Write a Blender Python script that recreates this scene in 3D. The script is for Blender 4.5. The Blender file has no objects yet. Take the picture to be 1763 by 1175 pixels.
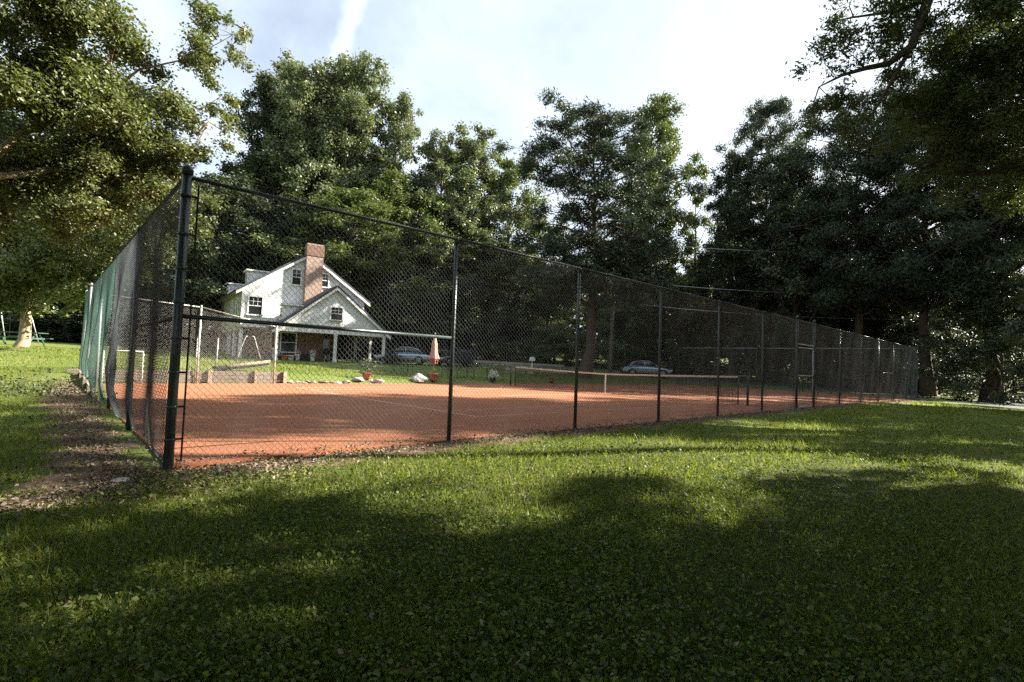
import bpy, math, random
import numpy as np
from mathutils import Vector

# ------------------------------------------------------------------ camera
FPX, PITCH, ROLL, EYE = 880.2, 0.0446, 0.0371, 1.20
IW, IH = 1763.0, 1175.0
scene = bpy.context.scene
col = scene.collection
FWD = np.array([0, math.cos(PITCH), math.sin(PITCH)])
UP0 = np.array([0, -math.sin(PITCH), math.cos(PITCH)])
RT0 = np.array([1.0, 0, 0])
RT = math.cos(ROLL) * RT0 + math.sin(ROLL) * UP0
UP = -math.sin(ROLL) * RT0 + math.cos(ROLL) * UP0
cam_data = bpy.data.cameras.new('camera')
cam = bpy.data.objects.new('camera', cam_data)
col.objects.link(cam)
cam_data.sensor_width = 36.0
cam_data.lens = FPX / IW * 36.0
cam_data.clip_start = 0.05
cam_data.clip_end = 2000
from mathutils import Matrix
cam.matrix_world = Matrix(((RT[0], UP[0], -FWD[0], 0), (RT[1], UP[1], -FWD[1], 0), (RT[2], UP[2], -FWD[2], EYE), (0, 0, 0, 1)))
scene.camera = cam

# ------------------------------------------------------------------ sky, sun, exposure
SUN_BEAR, SUN_EL = math.radians(76), math.radians(33)     # bearing clockwise from +Y
world = bpy.data.worlds.new('World')
scene.world = world
world.use_nodes = True
wn, wl = world.node_tree.nodes, world.node_tree.links
wn.clear()
sky = wn.new('ShaderNodeTexSky')
sky.sky_type = 'NISHITA'
sky.sun_disc = False
sky.sun_elevation = SUN_EL
sky.sun_rotation = SUN_BEAR
sky.air_density = 1.0
sky.dust_density = 3.5
sky.ozone_density = 1.0
wbg = wn.new('ShaderNodeBackground')
wbg.inputs['Strength'].default_value = 0.05
wout = wn.new('ShaderNodeOutputWorld')
# thin high cirrus, spread over the whole sky
wtc = wn.new('ShaderNodeTexCoord')
wmp = wn.new('ShaderNodeMapping')
wmp.inputs['Location'].default_value = (1.9, 0.0, 0.4)
wmp.inputs['Scale'].default_value = (1.0, 0.8, 1.0)
wno = wn.new('ShaderNodeTexNoise')
wno.inputs['Scale'].default_value = 1.5
wno.inputs['Detail'].default_value = 7
wno.inputs['Roughness'].default_value = 0.58
wno.inputs['Distortion'].default_value = 0.3
wra = wn.new('ShaderNodeMapRange')
wra.inputs['From Min'].default_value = 0.36
wra.inputs['From Max'].default_value = 0.64
wra.inputs['To Min'].default_value = 0.32
wra.inputs['To Max'].default_value = 0.95
wmx = wn.new('ShaderNodeMixRGB')
wmx.inputs['Color2'].default_value = (5.9, 6.6, 7.2, 1)
wl.new(wtc.outputs['Generated'], wmp.inputs['Vector'])
wl.new(wmp.outputs['Vector'], wno.inputs['Vector'])
wl.new(wno.outputs['Fac'], wra.inputs['Value'])
wl.new(wra.outputs['Result'], wmx.inputs['Fac'])
wl.new(sky.outputs['Color'], wmx.inputs['Color1'])
# a short wind-blown contrail
def _ray(px, py):
    v = FWD + RT * ((px - IW / 2) / FPX) + UP * ((IH / 2 - py) / FPX)
    return v / np.linalg.norm(v)
_a, _b = _ray(613, 0), _ray(588, 88)
_n = np.cross(_a, _b); _n /= np.linalg.norm(_n)
_c = _ray(612, -30)
wd1 = wn.new('ShaderNodeVectorMath'); wd1.operation = 'DOT_PRODUCT'; wd1.inputs[1].default_value = _n
wd2 = wn.new('ShaderNodeVectorMath'); wd2.operation = 'DOT_PRODUCT'; wd2.inputs[1].default_value = _c
wn3 = wn.new('ShaderNodeTexNoise'); wn3.inputs['Scale'].default_value = 22; wn3.inputs['Detail'].default_value = 5
wab = wn.new('ShaderNodeMath'); wab.operation = 'ABSOLUTE'
wjt = wn.new('ShaderNodeMath'); wjt.operation = 'MULTIPLY_ADD'; wjt.inputs[1].default_value = 0.050; wjt.inputs[2].default_value = -0.025
wsm = wn.new('ShaderNodeMath'); wsm.operation = 'ADD'
wr1 = wn.new('ShaderNodeMapRange'); wr1.interpolation_type = 'SMOOTHSTEP'
for k_, v_ in (('From Min', 0.002), ('From Max', 0.022), ('To Min', 0.42), ('To Max', 0.0)): wr1.inputs[k_].default_value = v_
wr2 = wn.new('ShaderNodeMapRange'); wr2.interpolation_type = 'SMOOTHSTEP'
for k_, v_ in (('From Min', 0.988), ('From Max', 0.997), ('To Min', 0.0), ('To Max', 1.0)): wr2.inputs[k_].default_value = v_
wml = wn.new('ShaderNodeMath'); wml.operation = 'MULTIPLY'
wm2 = wn.new('ShaderNodeMixRGB'); wm2.inputs['Color2'].default_value = (6.4, 6.7, 7.0, 1)
wl.new(wtc.outputs['Generated'], wd1.inputs[0]); wl.new(wtc.outputs['Generated'], wd2.inputs[0]); wl.new(wtc.outputs['Generated'], wn3.inputs['Vector'])
wl.new(wn3.outputs['Fac'], wjt.inputs[0]); wl.new(wd1.outputs['Value'], wsm.inputs[0]); wl.new(wjt.outputs[0], wsm.inputs[1])
wl.new(wsm.outputs[0], wab.inputs[0]); wl.new(wab.outputs[0], wr1.inputs['Value']); wl.new(wd2.outputs['Value'], wr2.inputs['Value'])
wl.new(wr1.outputs['Result'], wml.inputs[0]); wl.new(wr2.outputs['Result'], wml.inputs[1])
wl.new(wml.outputs[0], wm2.inputs['Fac']); wl.new(wmx.outputs['Color'], wm2.inputs['Color1'])
wl.new(wm2.outputs['Color'], wbg.inputs['Color'])
wl.new(wbg.outputs['Background'], wout.inputs['Surface'])

sun_data = bpy.data.lights.new('sun', 'SUN')
sun_data.energy = 5.0
sun_data.angle = math.radians(0.53)
sun_data.color = (1.0, 0.93, 0.80)
sun = bpy.data.objects.new('sun', sun_data)
col.objects.link(sun)
SUNV = Vector((math.sin(SUN_BEAR) * math.cos(SUN_EL), math.cos(SUN_BEAR) * math.cos(SUN_EL), math.sin(SUN_EL)))
sun.rotation_euler = SUNV.to_track_quat('Z', 'Y').to_euler()
sun.location = SUNV * 60

scene.view_settings.view_transform = 'Standard'
scene.view_settings.look = 'None'
scene.view_settings.gamma = 1.0
scene.view_settings.exposure = 2.15
scene.render.engine = 'CYCLES'
cy = scene.cycles
cy.use_denoising = False
cy.max_bounces = 6
cy.diffuse_bounces = 3
cy.glossy_bounces = 2
cy.transmission_bounces = 3
cy.transparent_max_bounces = 6
cy.caustics_reflective = False
cy.caustics_refractive = False

# ------------------------------------------------------------------ helpers
R_ = random.Random(7)
def ray(px, py):
    return FWD + RT * ((px - IW / 2) / FPX) + UP * ((IH / 2 - py) / FPX)
def P(px, py, Y):
    """world point on the ray through a photo pixel at forward distance Y"""
    r = ray(px, py)
    return np.array([0, 0, EYE]) + r * (Y / r[1])

def tag(o, label=None, cat=None, group=None, kind=None):
    if label: o['label'] = label
    if cat: o['category'] = cat
    if group: o['group'] = group
    if kind: o['kind'] = kind
    return o
def empty(name, loc, rz=0.0, label=None, cat=None, group=None):
    o = bpy.data.objects.new(name, None)
    o.empty_display_size = 0.2
    col.objects.link(o)
    o.location = [float(v) for v in loc]
    o.rotation_euler = (0, 0, rz)
    return tag(o, label, cat, group)
def np_mesh(name, V, F, smooth=False):
    """V (n,3), F (m,k) with k = 3 or 4"""
    V = np.ascontiguousarray(V, dtype=np.float32)
    F = np.ascontiguousarray(F, dtype=np.int32)
    me = bpy.data.meshes.new(name)
    k = F.shape[1]
    me.vertices.add(len(V))
    me.vertices.foreach_set('co', V.ravel())
    me.loops.add(F.size)
    me.loops.foreach_set('vertex_index', F.ravel())
    me.polygons.add(len(F))
    me.polygons.foreach_set('loop_start', np.arange(0, F.size, k, dtype=np.int32))
    me.polygons.foreach_set('use_smooth', np.full(len(F), smooth, dtype=bool))
    me.update(calc_edges=True)
    return me
def link(name, me, mat, parent=None, loc=None):
    if mat is not None and not me.materials:
        me.materials.append(mat)
    o = bpy.data.objects.new(name, me)
    col.objects.link(o)
    if parent is not None: o.parent = parent
    if loc is not None: o.location = [float(v) for v in loc]
    return o
def copy_tree(o, parent=None):
    c = o.copy()
    col.objects.link(c)
    c.parent = parent
    for ch in list(o.children):
        copy_tree(ch, c)
    return c

class B:
    """collects shapes, then links them as ONE mesh object"""
    def __init__(self): self.v, self.f = [], []
    def add(self, vs, fs):
        n = len(self.v)
        self.v += [tuple(float(c) for c in p) for p in vs]
        self.f += [tuple(i + n for i in f) for f in fs]
        return self
    def box(self, c, s, rz=0.0, bev=0.0, M=None):
        hx, hy, hz_ = s[0] / 2, s[1] / 2, s[2] / 2
        pts = [(x, y, z) for z in (-hz_, hz_) for (x, y) in ((-hx, -hy), (hx, -hy), (hx, hy), (-hx, hy))]
        ca, sa = math.cos(rz), math.sin(rz)
        out = []
        for x, y, z in pts:
            if M is not None:
                q = M @ Vector((x, y, z)); x, y, z = q
            else:
                x, y = x * ca - y * sa, x * sa + y * ca
            out.append((c[0] + x, c[1] + y, c[2] + z))
        return self.add(out, [(3, 2, 1, 0), (4, 5, 6, 7), (0, 1, 5, 4), (1, 2, 6, 5), (2, 3, 7, 6), (3, 0, 4, 7)])
    def tube(self, pts, rad, n=8, cap=True):
        pts = [Vector([float(c) for c in p]) for p in pts]
        if not hasattr(rad, '__len__'): rad = [rad] * len(pts)
        vs, fs = [], []
        ref = None
        for i, p in enumerate(pts):
            t = (pts[min(i + 1, len(pts) - 1)] - pts[max(i - 1, 0)])
            if t.length < 1e-9: t = Vector((0, 0, 1))
            t.normalize()
            if ref is None or abs(ref.dot(t)) > 0.95:
                ref = Vector((1, 0, 0)) if abs(t.x) < 0.8 else Vector((0, 1, 0))
            a = (ref - t * ref.dot(t)).normalized(); b = t.cross(a); ref = a
            for k in range(n):
                w = 2 * math.pi * k / n
                vs.append(p + (a * math.cos(w) + b * math.sin(w)) * rad[i])
        for i in range(len(pts) - 1):
            for k in range(n):
                k2 = (k + 1) % n
                fs.append((i * n + k, i * n + k2, (i + 1) * n + k2, (i + 1) * n + k))
        if cap:
            fs.append(tuple(range(n - 1, -1, -1)))
            fs.append(tuple((len(pts) - 1) * n + k for k in range(n)))
        return self.add(vs, fs)
    def lathe(self, prof, c=(0, 0, 0), n=16):
        vs, fs = [], []
        for r, z in prof:
            for k in range(n):
                w = 2 * math.pi * k / n
                vs.append((c[0] + r * math.cos(w), c[1] + r * math.sin(w), c[2] + z))
        for i in range(len(prof) - 1):
            for k in range(n):
                k2 = (k + 1) % n
                fs.append((i * n + k, i * n + k2, (i + 1) * n + k2, (i + 1) * n + k))
        fs.append(tuple(range(n - 1, -1, -1)))
        fs.append(tuple((len(prof) - 1) * n + k for k in range(n)))
        return self.add(vs, fs)
    def prism(self, poly, vec):
        """polygon (3-D points) swept along vec"""
        n = len(poly)
        a = [tuple(p) for p in poly]
        b = [tuple(p[i] + vec[i] for i in range(3)) for p in poly]
        fs = [tuple(range(n - 1, -1, -1)), tuple(range(n, 2 * n))]
        fs += [(i, (i + 1) % n, n + (i + 1) % n, n + i) for i in range(n)]
        return self.add(a + b, fs)
    def mesh(self, name, smooth=False, bevel=0.0):
        me = bpy.data.meshes.new(name)
        me.from_pydata(self.v, [], self.f)
        if smooth:
            me.polygons.foreach_set('use_smooth', [True] * len(me.polygons))
        import bmesh
        bm = bmesh.new(); bm.from_mesh(me)
        bmesh.ops.recalc_face_normals(bm, faces=bm.faces)
        if bevel > 0:
            bmesh.ops.bevel(bm, geom=[e for e in bm.edges if len(e.link_faces) == 2 and e.calc_face_angle(0) > 0.6],
                            offset=bevel, segments=2, affect='EDGES', profile=0.6)
        bm.to_mesh(me); bm.free()
        me.update()
        return me
    def build(self, name, mat, parent=None, smooth=False, bevel=0.0, loc=None):
        return link(name, self.mesh(name, smooth, bevel), mat, parent, loc)

# ------------------------------------------------------------------ materials
def new_mat(name):
    m = bpy.data.materials.new(name)
    m.use_nodes = True
    nt = m.node_tree
    return m, nt.nodes, nt.links, nt.nodes['Principled BSDF']
def mat(name, c, rough=0.6, metal=0.0, var=0.15, scale=6.0, bump=0.0, bscale=40.0, c2=None, spec=0.4, stretch=None, coat=0.0, detail=5):
    """noise-mottled surface"""
    m, n, l, b = new_mat(name)
    tc = n.new('ShaderNodeTexCoord')
    vec = tc.outputs['Object']
    if stretch:
        mp = n.new('ShaderNodeMapping'); mp.inputs['Scale'].default_value = stretch
        l.new(vec, mp.inputs['Vector']); vec = mp.outputs['Vector']
    no = n.new('ShaderNodeTexNoise')
    no.inputs['Scale'].default_value = scale; no.inputs['Detail'].default_value = detail
    no.inputs['Roughness'].default_value = 0.65
    l.new(vec, no.inputs['Vector'])
    ra = n.new('ShaderNodeValToRGB')
    d = c2 if c2 else tuple(v * (1 - var) for v in c)
    e = c if c2 else tuple(min(1, v * (1 + var)) for v in c)
    ra.color_ramp.elements[0].position = 0.32; ra.color_ramp.elements[1].position = 0.68
    ra.color_ramp.elements[0].color = (*d, 1); ra.color_ramp.elements[1].color = (*e, 1)
    l.new(no.outputs['Fac'], ra.inputs['Fac'])
    l.new(ra.outputs['Color'], b.inputs['Base Color'])
    b.inputs['Roughness'].default_value = rough
    b.inputs['Metallic'].default_value = metal
    b.inputs['Specular IOR Level'].default_value = spec
    b.inputs['Coat Weight'].default_value = coat
    if bump > 0:
        n2 = n.new('ShaderNodeTexNoise'); n2.inputs['Scale'].default_value = bscale; n2.inputs['Detail'].default_value = 4
        l.new(vec, n2.inputs['Vector'])
        bp = n.new('ShaderNodeBump'); bp.inputs['Strength'].default_value = bump; bp.inputs['Distance'].default_value = 0.02
        l.new(n2.outputs['Fac'], bp.inputs['Height']); l.new(bp.outputs['Normal'], b.inputs['Normal'])
    return m
def leaf_mat(name, c1, c2, rough=0.5, trans=0.35, spec=0.35, tcol=None, c3=None):
    """per-leaf colour by random island, part of the light passes through"""
    m, n, l, b = new_mat(name)
    g = n.new('ShaderNodeNewGeometry')
    ra = n.new('ShaderNodeValToRGB')
    ra.color_ramp.elements[0].color = (*c1, 1); ra.color_ramp.elements[1].color = (*c2, 1)
    if c3:
        e = ra.color_ramp.elements.new(0.965); e.color = (*c2, 1)
        ra.color_ramp.elements[-1].color = (*c3, 1)
    l.new(g.outputs['Random Per Island'], ra.inputs['Fac'])
    l.new(ra.outputs['Color'], b.inputs['Base Color'])
    b.inputs['Roughness'].default_value = rough
    b.inputs['Specular IOR Level'].default_value = spec
    t = n.new('ShaderNodeBsdfTranslucent')
    hs = n.new('ShaderNodeMixRGB'); hs.blend_type = 'MULTIPLY'; hs.inputs['Fac'].default_value = 1
    hs.inputs['Color2'].default_value = (*(tcol or (1.35, 1.45, 0.65)), 1)
    l.new(ra.outputs['Color'], hs.inputs['Color1']); l.new(hs.outputs['Color'], t.inputs['Color'])
    mx = n.new('ShaderNodeMixShader'); mx.inputs['Fac'].default_value = trans
    l.new(b.outputs['BSDF'], mx.inputs[1]); l.new(t.outputs['BSDF'], mx.inputs[2])
    l.new(mx.outputs['Shader'], n['Material Output'].inputs['Surface'])
    return m

M = {}
M['green_paint'] = mat('green_paint', (0.032, 0.048, 0.045), 0.38, 0.0, c2=(0.018, 0.028, 0.028), scale=9, spec=0.55, bump=0.1)
M['wire'] = mat('wire', (0.100, 0.115, 0.122), 0.26, 0.0, c2=(0.052, 0.062, 0.068), scale=3, spec=1.0)
M['wire_green'] = mat('wire_green', (0.060, 0.135, 0.115), 0.42, 0.0, c2=(0.040, 0.080, 0.072), scale=1.2, spec=0.5)
M['galv'] = mat('galv', (0.50, 0.50, 0.49), 0.42, 0.3, c2=(0.34, 0.34, 0.33), scale=14)
def clay_mat():
    m, n, l, b = new_mat('clay')
    tc = n.new('ShaderNodeTexCoord')
    def noise(sc, det, stretch):
        mp = n.new('ShaderNodeMapping'); mp.inputs['Scale'].default_value = stretch
        l.new(tc.outputs['Object'], mp.inputs['Vector'])
        x = n.new('ShaderNodeTexNoise'); x.inputs['Scale'].default_value = sc; x.inputs['Detail'].default_value = det; x.inputs['Roughness'].default_value = 0.65
        l.new(mp.outputs['Vector'], x.inputs['Vector']); return x
    drag = noise(1.0, 6, (0.25, 5.0, 1)); damp = noise(0.35, 5, (1, 1, 1)); grit = noise(9, 8, (1, 1, 1))
    r = n.new('ShaderNodeValToRGB')
    r.color_ramp.elements[0].position = 0.30; r.color_ramp.elements[0].color = (0.215, 0.076, 0.038, 1)
    r.color_ramp.elements[1].position = 0.72; r.color_ramp.elements[1].color = (0.430, 0.196, 0.108, 1)
    a = n.new('ShaderNodeMath'); a.operation = 'ADD'; h = n.new('ShaderNodeMath'); h.operation = 'MULTIPLY'; h.inputs[1].default_value = 0.5
    a2 = n.new('ShaderNodeMath'); a2.operation = 'ADD'; g = n.new('ShaderNodeMath'); g.operation = 'MULTIPLY'; g.inputs[1].default_value = 0.25
    g2 = n.new('ShaderNodeMath'); g2.operation = 'MULTIPLY'; g2.inputs[1].default_value = 0.25
    l.new(drag.outputs['Fac'], h.inputs[0]); l.new(damp.outputs['Fac'], g.inputs[0]); l.new(grit.outputs['Fac'], g2.inputs[0])
    l.new(h.outputs[0], a.inputs[0]); l.new(g.outputs[0], a.inputs[1]); l.new(a.outputs[0], a2.inputs[0]); l.new(g2.outputs[0], a2.inputs[1])
    l.new(a2.outputs[0], r.inputs['Fac']); l.new(r.outputs['Color'], b.inputs['Base Color'])
    b.inputs['Roughness'].default_value = 0.95; b.inputs['Specular IOR Level'].default_value = 0.15
    bp = n.new('ShaderNodeBump'); bp.inputs['Strength'].default_value = 0.5; bp.inputs['Distance'].default_value = 0.02
    l.new(grit.outputs['Fac'], bp.inputs['Height']); l.new(bp.outputs['Normal'], b.inputs['Normal'])
    return m
M['clay'] = clay_mat()
M['line'] = mat('line', (0.56, 0.42, 0.33), 0.8, 0, c2=(0.40, 0.22, 0.145), scale=5, spec=0.2)
M['wood_grey'] = mat('wood_grey', (0.26, 0.22, 0.17), 0.85, 0, c2=(0.14, 0.115, 0.09), scale=4, stretch=(0.4, 3, 6), bump=0.3)
M['wood_tan'] = mat('wood_tan', (0.42, 0.35, 0.25), 0.8, 0, c2=(0.28, 0.22, 0.15), scale=4, stretch=(0.4, 3, 6), bump=0.3)
M['stone'] = mat('stone', (0.27, 0.25, 0.22), 0.9, 0, c2=(0.13, 0.12, 0.105), scale=5, bump=0.6, bscale=18)
M['rock_white'] = mat('rock_white', (0.50, 0.48, 0.45), 0.9, 0, c2=(0.30, 0.285, 0.26), scale=7, bump=0.5, bscale=20)
M['asphalt'] = mat('asphalt', (0.105, 0.108, 0.115), 0.85, 0, c2=(0.070, 0.072, 0.078), scale=1.2, bump=0.4, bscale=120, spec=0.3)
M['asphalt_pale'] = mat('asphalt_pale', (0.20, 0.20, 0.205), 0.85, 0, c2=(0.14, 0.14, 0.145), scale=1.2, bump=0.4, bscale=120)
M['soil'] = mat('soil', (0.15, 0.105, 0.070), 0.95, 0, c2=(0.070, 0.048, 0.034), scale=5, bump=0.7, bscale=45, spec=0.15)
M['bark'] = mat('bark', (0.115, 0.090, 0.070), 0.9, 0, c2=(0.045, 0.035, 0.028), scale=5, stretch=(4, 4, 0.7), bump=0.8, bscale=12)
M['bark_pine'] = mat('bark_pine', (0.125, 0.085, 0.062), 0.9, 0, c2=(0.045, 0.032, 0.025), scale=5, stretch=(3, 3, 0.8), bump=0.8, bscale=10)
M['bark_smooth'] = mat('bark_smooth', (0.46, 0.37, 0.26), 0.7, 0, c2=(0.26, 0.19, 0.13), scale=3, stretch=(2, 2, 0.6), bump=0.2)
M['black_metal'] = mat('black_metal', (0.015, 0.015, 0.017), 0.4, 0.3, spec=0.5)
M['white_paint'] = mat('white_paint', (0.76, 0.76, 0.74), 0.55, 0, var=0.04, scale=3)
M['trim'] = mat('trim', (0.80, 0.80, 0.78), 0.5, 0, var=0.03, scale=3)
M['cream'] = mat('cream', (0.60, 0.54, 0.38), 0.6, 0, var=0.06, scale=3)
M['sage'] = mat('sage', (0.36, 0.35, 0.22), 0.7, 0, var=0.10, scale=3)
M['roofing'] = mat('roofing', (0.085, 0.092, 0.110), 0.9, 0, c2=(0.045, 0.050, 0.062), scale=5, stretch=(1, 1, 6), bump=0.5, bscale=30)
M['terracotta'] = mat('terracotta', (0.34, 0.105, 0.055), 0.85, 0, var=0.2)
M['orange'] = mat('orange', (0.55, 0.20, 0.03), 0.7)
M['teal'] = mat('teal', (0.05, 0.16, 0.16), 0.5)
M['green_board'] = mat('green_board', (0.045, 0.105, 0.075), 0.6, 0, var=0.3, scale=4)
M['umbrella_cloth'] = mat('umbrella_cloth', (0.50, 0.34, 0.30), 0.9, 0, c2=(0.36, 0.17, 0.145), scale=2.5, stretch=(3, 3, 0.5))
M['umbrella_red'] = mat('umbrella_red', (0.26, 0.065, 0.050), 0.9, 0, var=.3, scale=4)
M['rubber'] = mat('rubber', (0.012, 0.012, 0.013), 0.85, 0, spec=0.2)
M['rim'] = mat('rim', (0.50, 0.51, 0.53), 0.3, 0.85)
M['paint_silver'] = mat('paint_silver', (0.36, 0.41, 0.49), 0.26, 0.6, var=0.03, coat=0.6)
M['paint_black'] = mat('paint_black', (0.028, 0.032, 0.046), 0.2, 0.1, var=0.1, coat=0.8)
M['paint_dark'] = mat('paint_dark', (0.035, 0.035, 0.045), 0.25, 0.3, var=0.1, coat=0.8)
M['paint_white'] = mat('paint_white', (0.70, 0.71, 0.72), 0.3, 0.0, var=0.03, coat=0.6)
M['lamp_red'] = mat('lamp_red', (0.35, 0.02, 0.02), 0.2)
M['lamp_clear'] = mat('lamp_clear', (0.65, 0.67, 0.70), 0.15)
M['pole_wood'] = mat('pole_wood', (0.28, 0.26, 0.23), 0.9, 0, c2=(0.17, 0.155, 0.135), scale=4, stretch=(6, 6, 0.5), bump=0.3)
M['plastic_blue'] = mat('plastic_blue', (0.10, 0.22, 0.30), 0.5)

def glass_mat():
    m, n, l, b = new_mat('glass')
    b.inputs['Base Color'].default_value = (0.018, 0.022, 0.026, 1)
    b.inputs['Roughness'].default_value = 0.06
    b.inputs['Specular IOR Level'].default_value = 0.8
    no = n.new('ShaderNodeTexNoise'); no.inputs['Scale'].default_value = 1.5
    bp = n.new('ShaderNodeBump'); bp.inputs['Strength'].default_value = 0.08
    tc = n.new('ShaderNodeTexCoord'); l.new(tc.outputs['Object'], no.inputs['Vector'])
    l.new(no.outputs['Fac'], bp.inputs['Height']); l.new(bp.outputs['Normal'], b.inputs['Normal'])
    return m
M['glass'] = glass_mat()

def brick_mat(name, ca, cb, cm, sc=1.0):
    m, n, l, b = new_mat(name)
    tc = n.new('ShaderNodeTexCoord')
    sep = n.new('ShaderNodeSeparateXYZ'); cmb = n.new('ShaderNodeCombineXYZ')
    add = n.new('ShaderNodeMath'); add.operation = 'ADD'
    l.new(tc.outputs['Object'], sep.inputs[0])
    l.new(sep.outputs['X'], add.inputs[0]); l.new(sep.outputs['Y'], add.inputs[1])
    l.new(add.outputs[0], cmb.inputs['X']); l.new(sep.outputs['Z'], cmb.inputs['Y'])
    br = n.new('ShaderNodeTexBrick')
    br.inputs['Color1'].default_value = (*ca, 1); br.inputs['Color2'].default_value = (*cb, 1); br.inputs['Mortar'].default_value = (*cm, 1)
    br.inputs['Scale'].default_value = 1.0
    br.inputs['Brick Width'].default_value = 0.215 * sc; br.inputs['Row Height'].default_value = 0.075 * sc
    br.inputs['Mortar Size'].default_value = 0.010 * sc
    l.new(cmb.outputs[0], br.inputs['Vector'])
    no = n.new('ShaderNodeTexNoise'); no.inputs['Scale'].default_value = 3; no.inputs['Detail'].default_value = 5
    l.new(tc.outputs['Object'], no.inputs['Vector'])
    mx = n.new('ShaderNodeMixRGB'); mx.blend_type = 'MULTIPLY'; mx.inputs['Fac'].default_value = 0.5
    l.new(br.outputs['Color'], mx.inputs['Color1']); l.new(no.outputs['Fac'], mx.inputs['Color2'])
    l.new(mx.outputs['Color'], b.inputs['Base Color'])
    b.inputs['Roughness'].default_value = 0.9
    bp = n.new('ShaderNodeBump'); bp.inputs['Strength'].default_value = 0.5; bp.inputs['Distance'].default_value = 0.01
    l.new(br.outputs['Fac'], bp.inputs['Height']); bp.invert = True
    l.new(bp.outputs['Normal'], b.inputs['Normal'])
    return m
M['brick'] = brick_mat('brick', (0.22, 0.095, 0.062), (0.30, 0.15, 0.105), (0.27, 0.23, 0.19))
M['brick_pink'] = brick_mat('brick_pink', (0.38, 0.24, 0.19), (0.47, 0.32, 0.255), (0.46, 0.40, 0.35))

def siding_mat():
    m, n, l, b = new_mat('siding')
    tc = n.new('ShaderNodeTexCoord')
    sep = n.new('ShaderNodeSeparateXYZ'); l.new(tc.outputs['Object'], sep.inputs[0])
    mo = n.new('ShaderNodeMath'); mo.operation = 'FRACT'
    mu = n.new('ShaderNodeMath'); mu.operation = 'MULTIPLY'; mu.inputs[1].default_value = 1 / 0.19
    l.new(sep.outputs['Z'], mu.inputs[0]); l.new(mu.outputs[0], mo.inputs[0])
    bp = n.new('ShaderNodeBump'); bp.inputs['Strength'].default_value = 1.0; bp.inputs['Distance'].default_value = 0.03; bp.invert = True
    l.new(mo.outputs[0], bp.inputs['Height']); l.new(bp.outputs['Normal'], b.inputs['Normal'])
    no = n.new('ShaderNodeTexNoise'); no.inputs['Scale'].default_value = 2.2; no.inputs['Detail'].default_value = 6
    l.new(tc.outputs['Object'], no.inputs['Vector'])
    ra = n.new('ShaderNodeValToRGB')
    ra.color_ramp.elements[0].position = 0.3; ra.color_ramp.elements[0].color = (0.62, 0.63, 0.62, 1)
    ra.color_ramp.elements[1].position = 0.6; ra.color_ramp.elements[1].color = (0.78, 0.78, 0.76, 1)
    l.new(no.outputs['Fac'], ra.inputs['Fac']); l.new(ra.outputs['Color'], b.inputs['Base Color'])
    b.inputs['Roughness'].default_value = 0.6
    return m
M['siding'] = siding_mat()

def ground_mat():
    m, n, l, b = new_mat('lawn')
    tc = n.new('ShaderNodeTexCoord')
    def noise(s, d=5, r=0.6):
        x = n.new('ShaderNodeTexNoise'); x.inputs['Scale'].default_value = s; x.inputs['Detail'].default_value = d
        x.inputs['Roughness'].default_value = r
        l.new(tc.outputs['Object'], x.inputs['Vector']); return x
    a = noise(0.45, 6); f = noise(14, 8, 0.75); g = noise(1.7, 4)
    r1 = n.new('ShaderNodeValToRGB')
    r1.color_ramp.elements[0].position = 0.3; r1.color_ramp.elements[0].color = (0.055, 0.090, 0.014, 1)
    r1.color_ramp.elements[1].position = 0.7; r1.color_ramp.elements[1].color = (0.160, 0.195, 0.045, 1)
    l.new(f.outputs['Fac'], r1.inputs['Fac'])
    r2 = n.new('ShaderNodeValToRGB')
    r2.color_ramp.elements[0].position = 0.35; r2.color_ramp.elements[0].color = (0.085, 0.135, 0.022, 1)
    r2.color_ramp.elements[1].position = 0.72; r2.color_ramp.elements[1].color = (0.200, 0.205, 0.070, 1)
    l.new(a.outputs['Fac'], r2.inputs['Fac'])
    mx = n.new('ShaderNodeMixRGB'); mx.inputs['Fac'].default_value = 0.5
    l.new(r1.outputs['Color'], mx.inputs['Color1']); l.new(r2.outputs['Color'], mx.inputs['Color2'])
    dm = n.new('ShaderNodeMapRange'); dm.inputs['From Min'].default_value = 0.62; dm.inputs['From Max'].default_value = 0.74; dm.inputs['To Max'].default_value = 0.7
    l.new(g.outputs['Fac'], dm.inputs['Value'])
    m2 = n.new('ShaderNodeMixRGB'); m2.inputs['Color2'].default_value = (0.12, 0.090, 0.055, 1)
    l.new(dm.outputs['Result'], m2.inputs['Fac']); l.new(mx.outputs['Color'], m2.inputs['Color1'])
    # foreground shade painted into the ground under the cover, fading into plain mown grass
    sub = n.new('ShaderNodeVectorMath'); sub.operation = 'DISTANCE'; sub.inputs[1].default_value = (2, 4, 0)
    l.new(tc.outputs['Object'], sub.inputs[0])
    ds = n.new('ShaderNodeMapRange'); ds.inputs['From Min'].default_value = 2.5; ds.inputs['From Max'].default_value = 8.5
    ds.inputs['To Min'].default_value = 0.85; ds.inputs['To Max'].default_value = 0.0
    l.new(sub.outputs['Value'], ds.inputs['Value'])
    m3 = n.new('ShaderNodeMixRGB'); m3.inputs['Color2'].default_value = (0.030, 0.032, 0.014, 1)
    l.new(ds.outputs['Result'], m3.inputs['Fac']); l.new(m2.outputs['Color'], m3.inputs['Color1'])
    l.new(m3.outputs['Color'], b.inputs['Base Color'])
    b.inputs['Roughness'].default_value = 0.9; b.inputs['Specular IOR Level'].default_value = 0.15
    bp = n.new('ShaderNodeBump'); bp.inputs['Strength'].default_value = 0.8; bp.inputs['Distance'].default_value = 0.06
    l.new(f.outputs['Fac'], bp.inputs['Height']); l.new(bp.outputs['Normal'], b.inputs['Normal'])
    return m
M['lawn'] = ground_mat()
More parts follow.
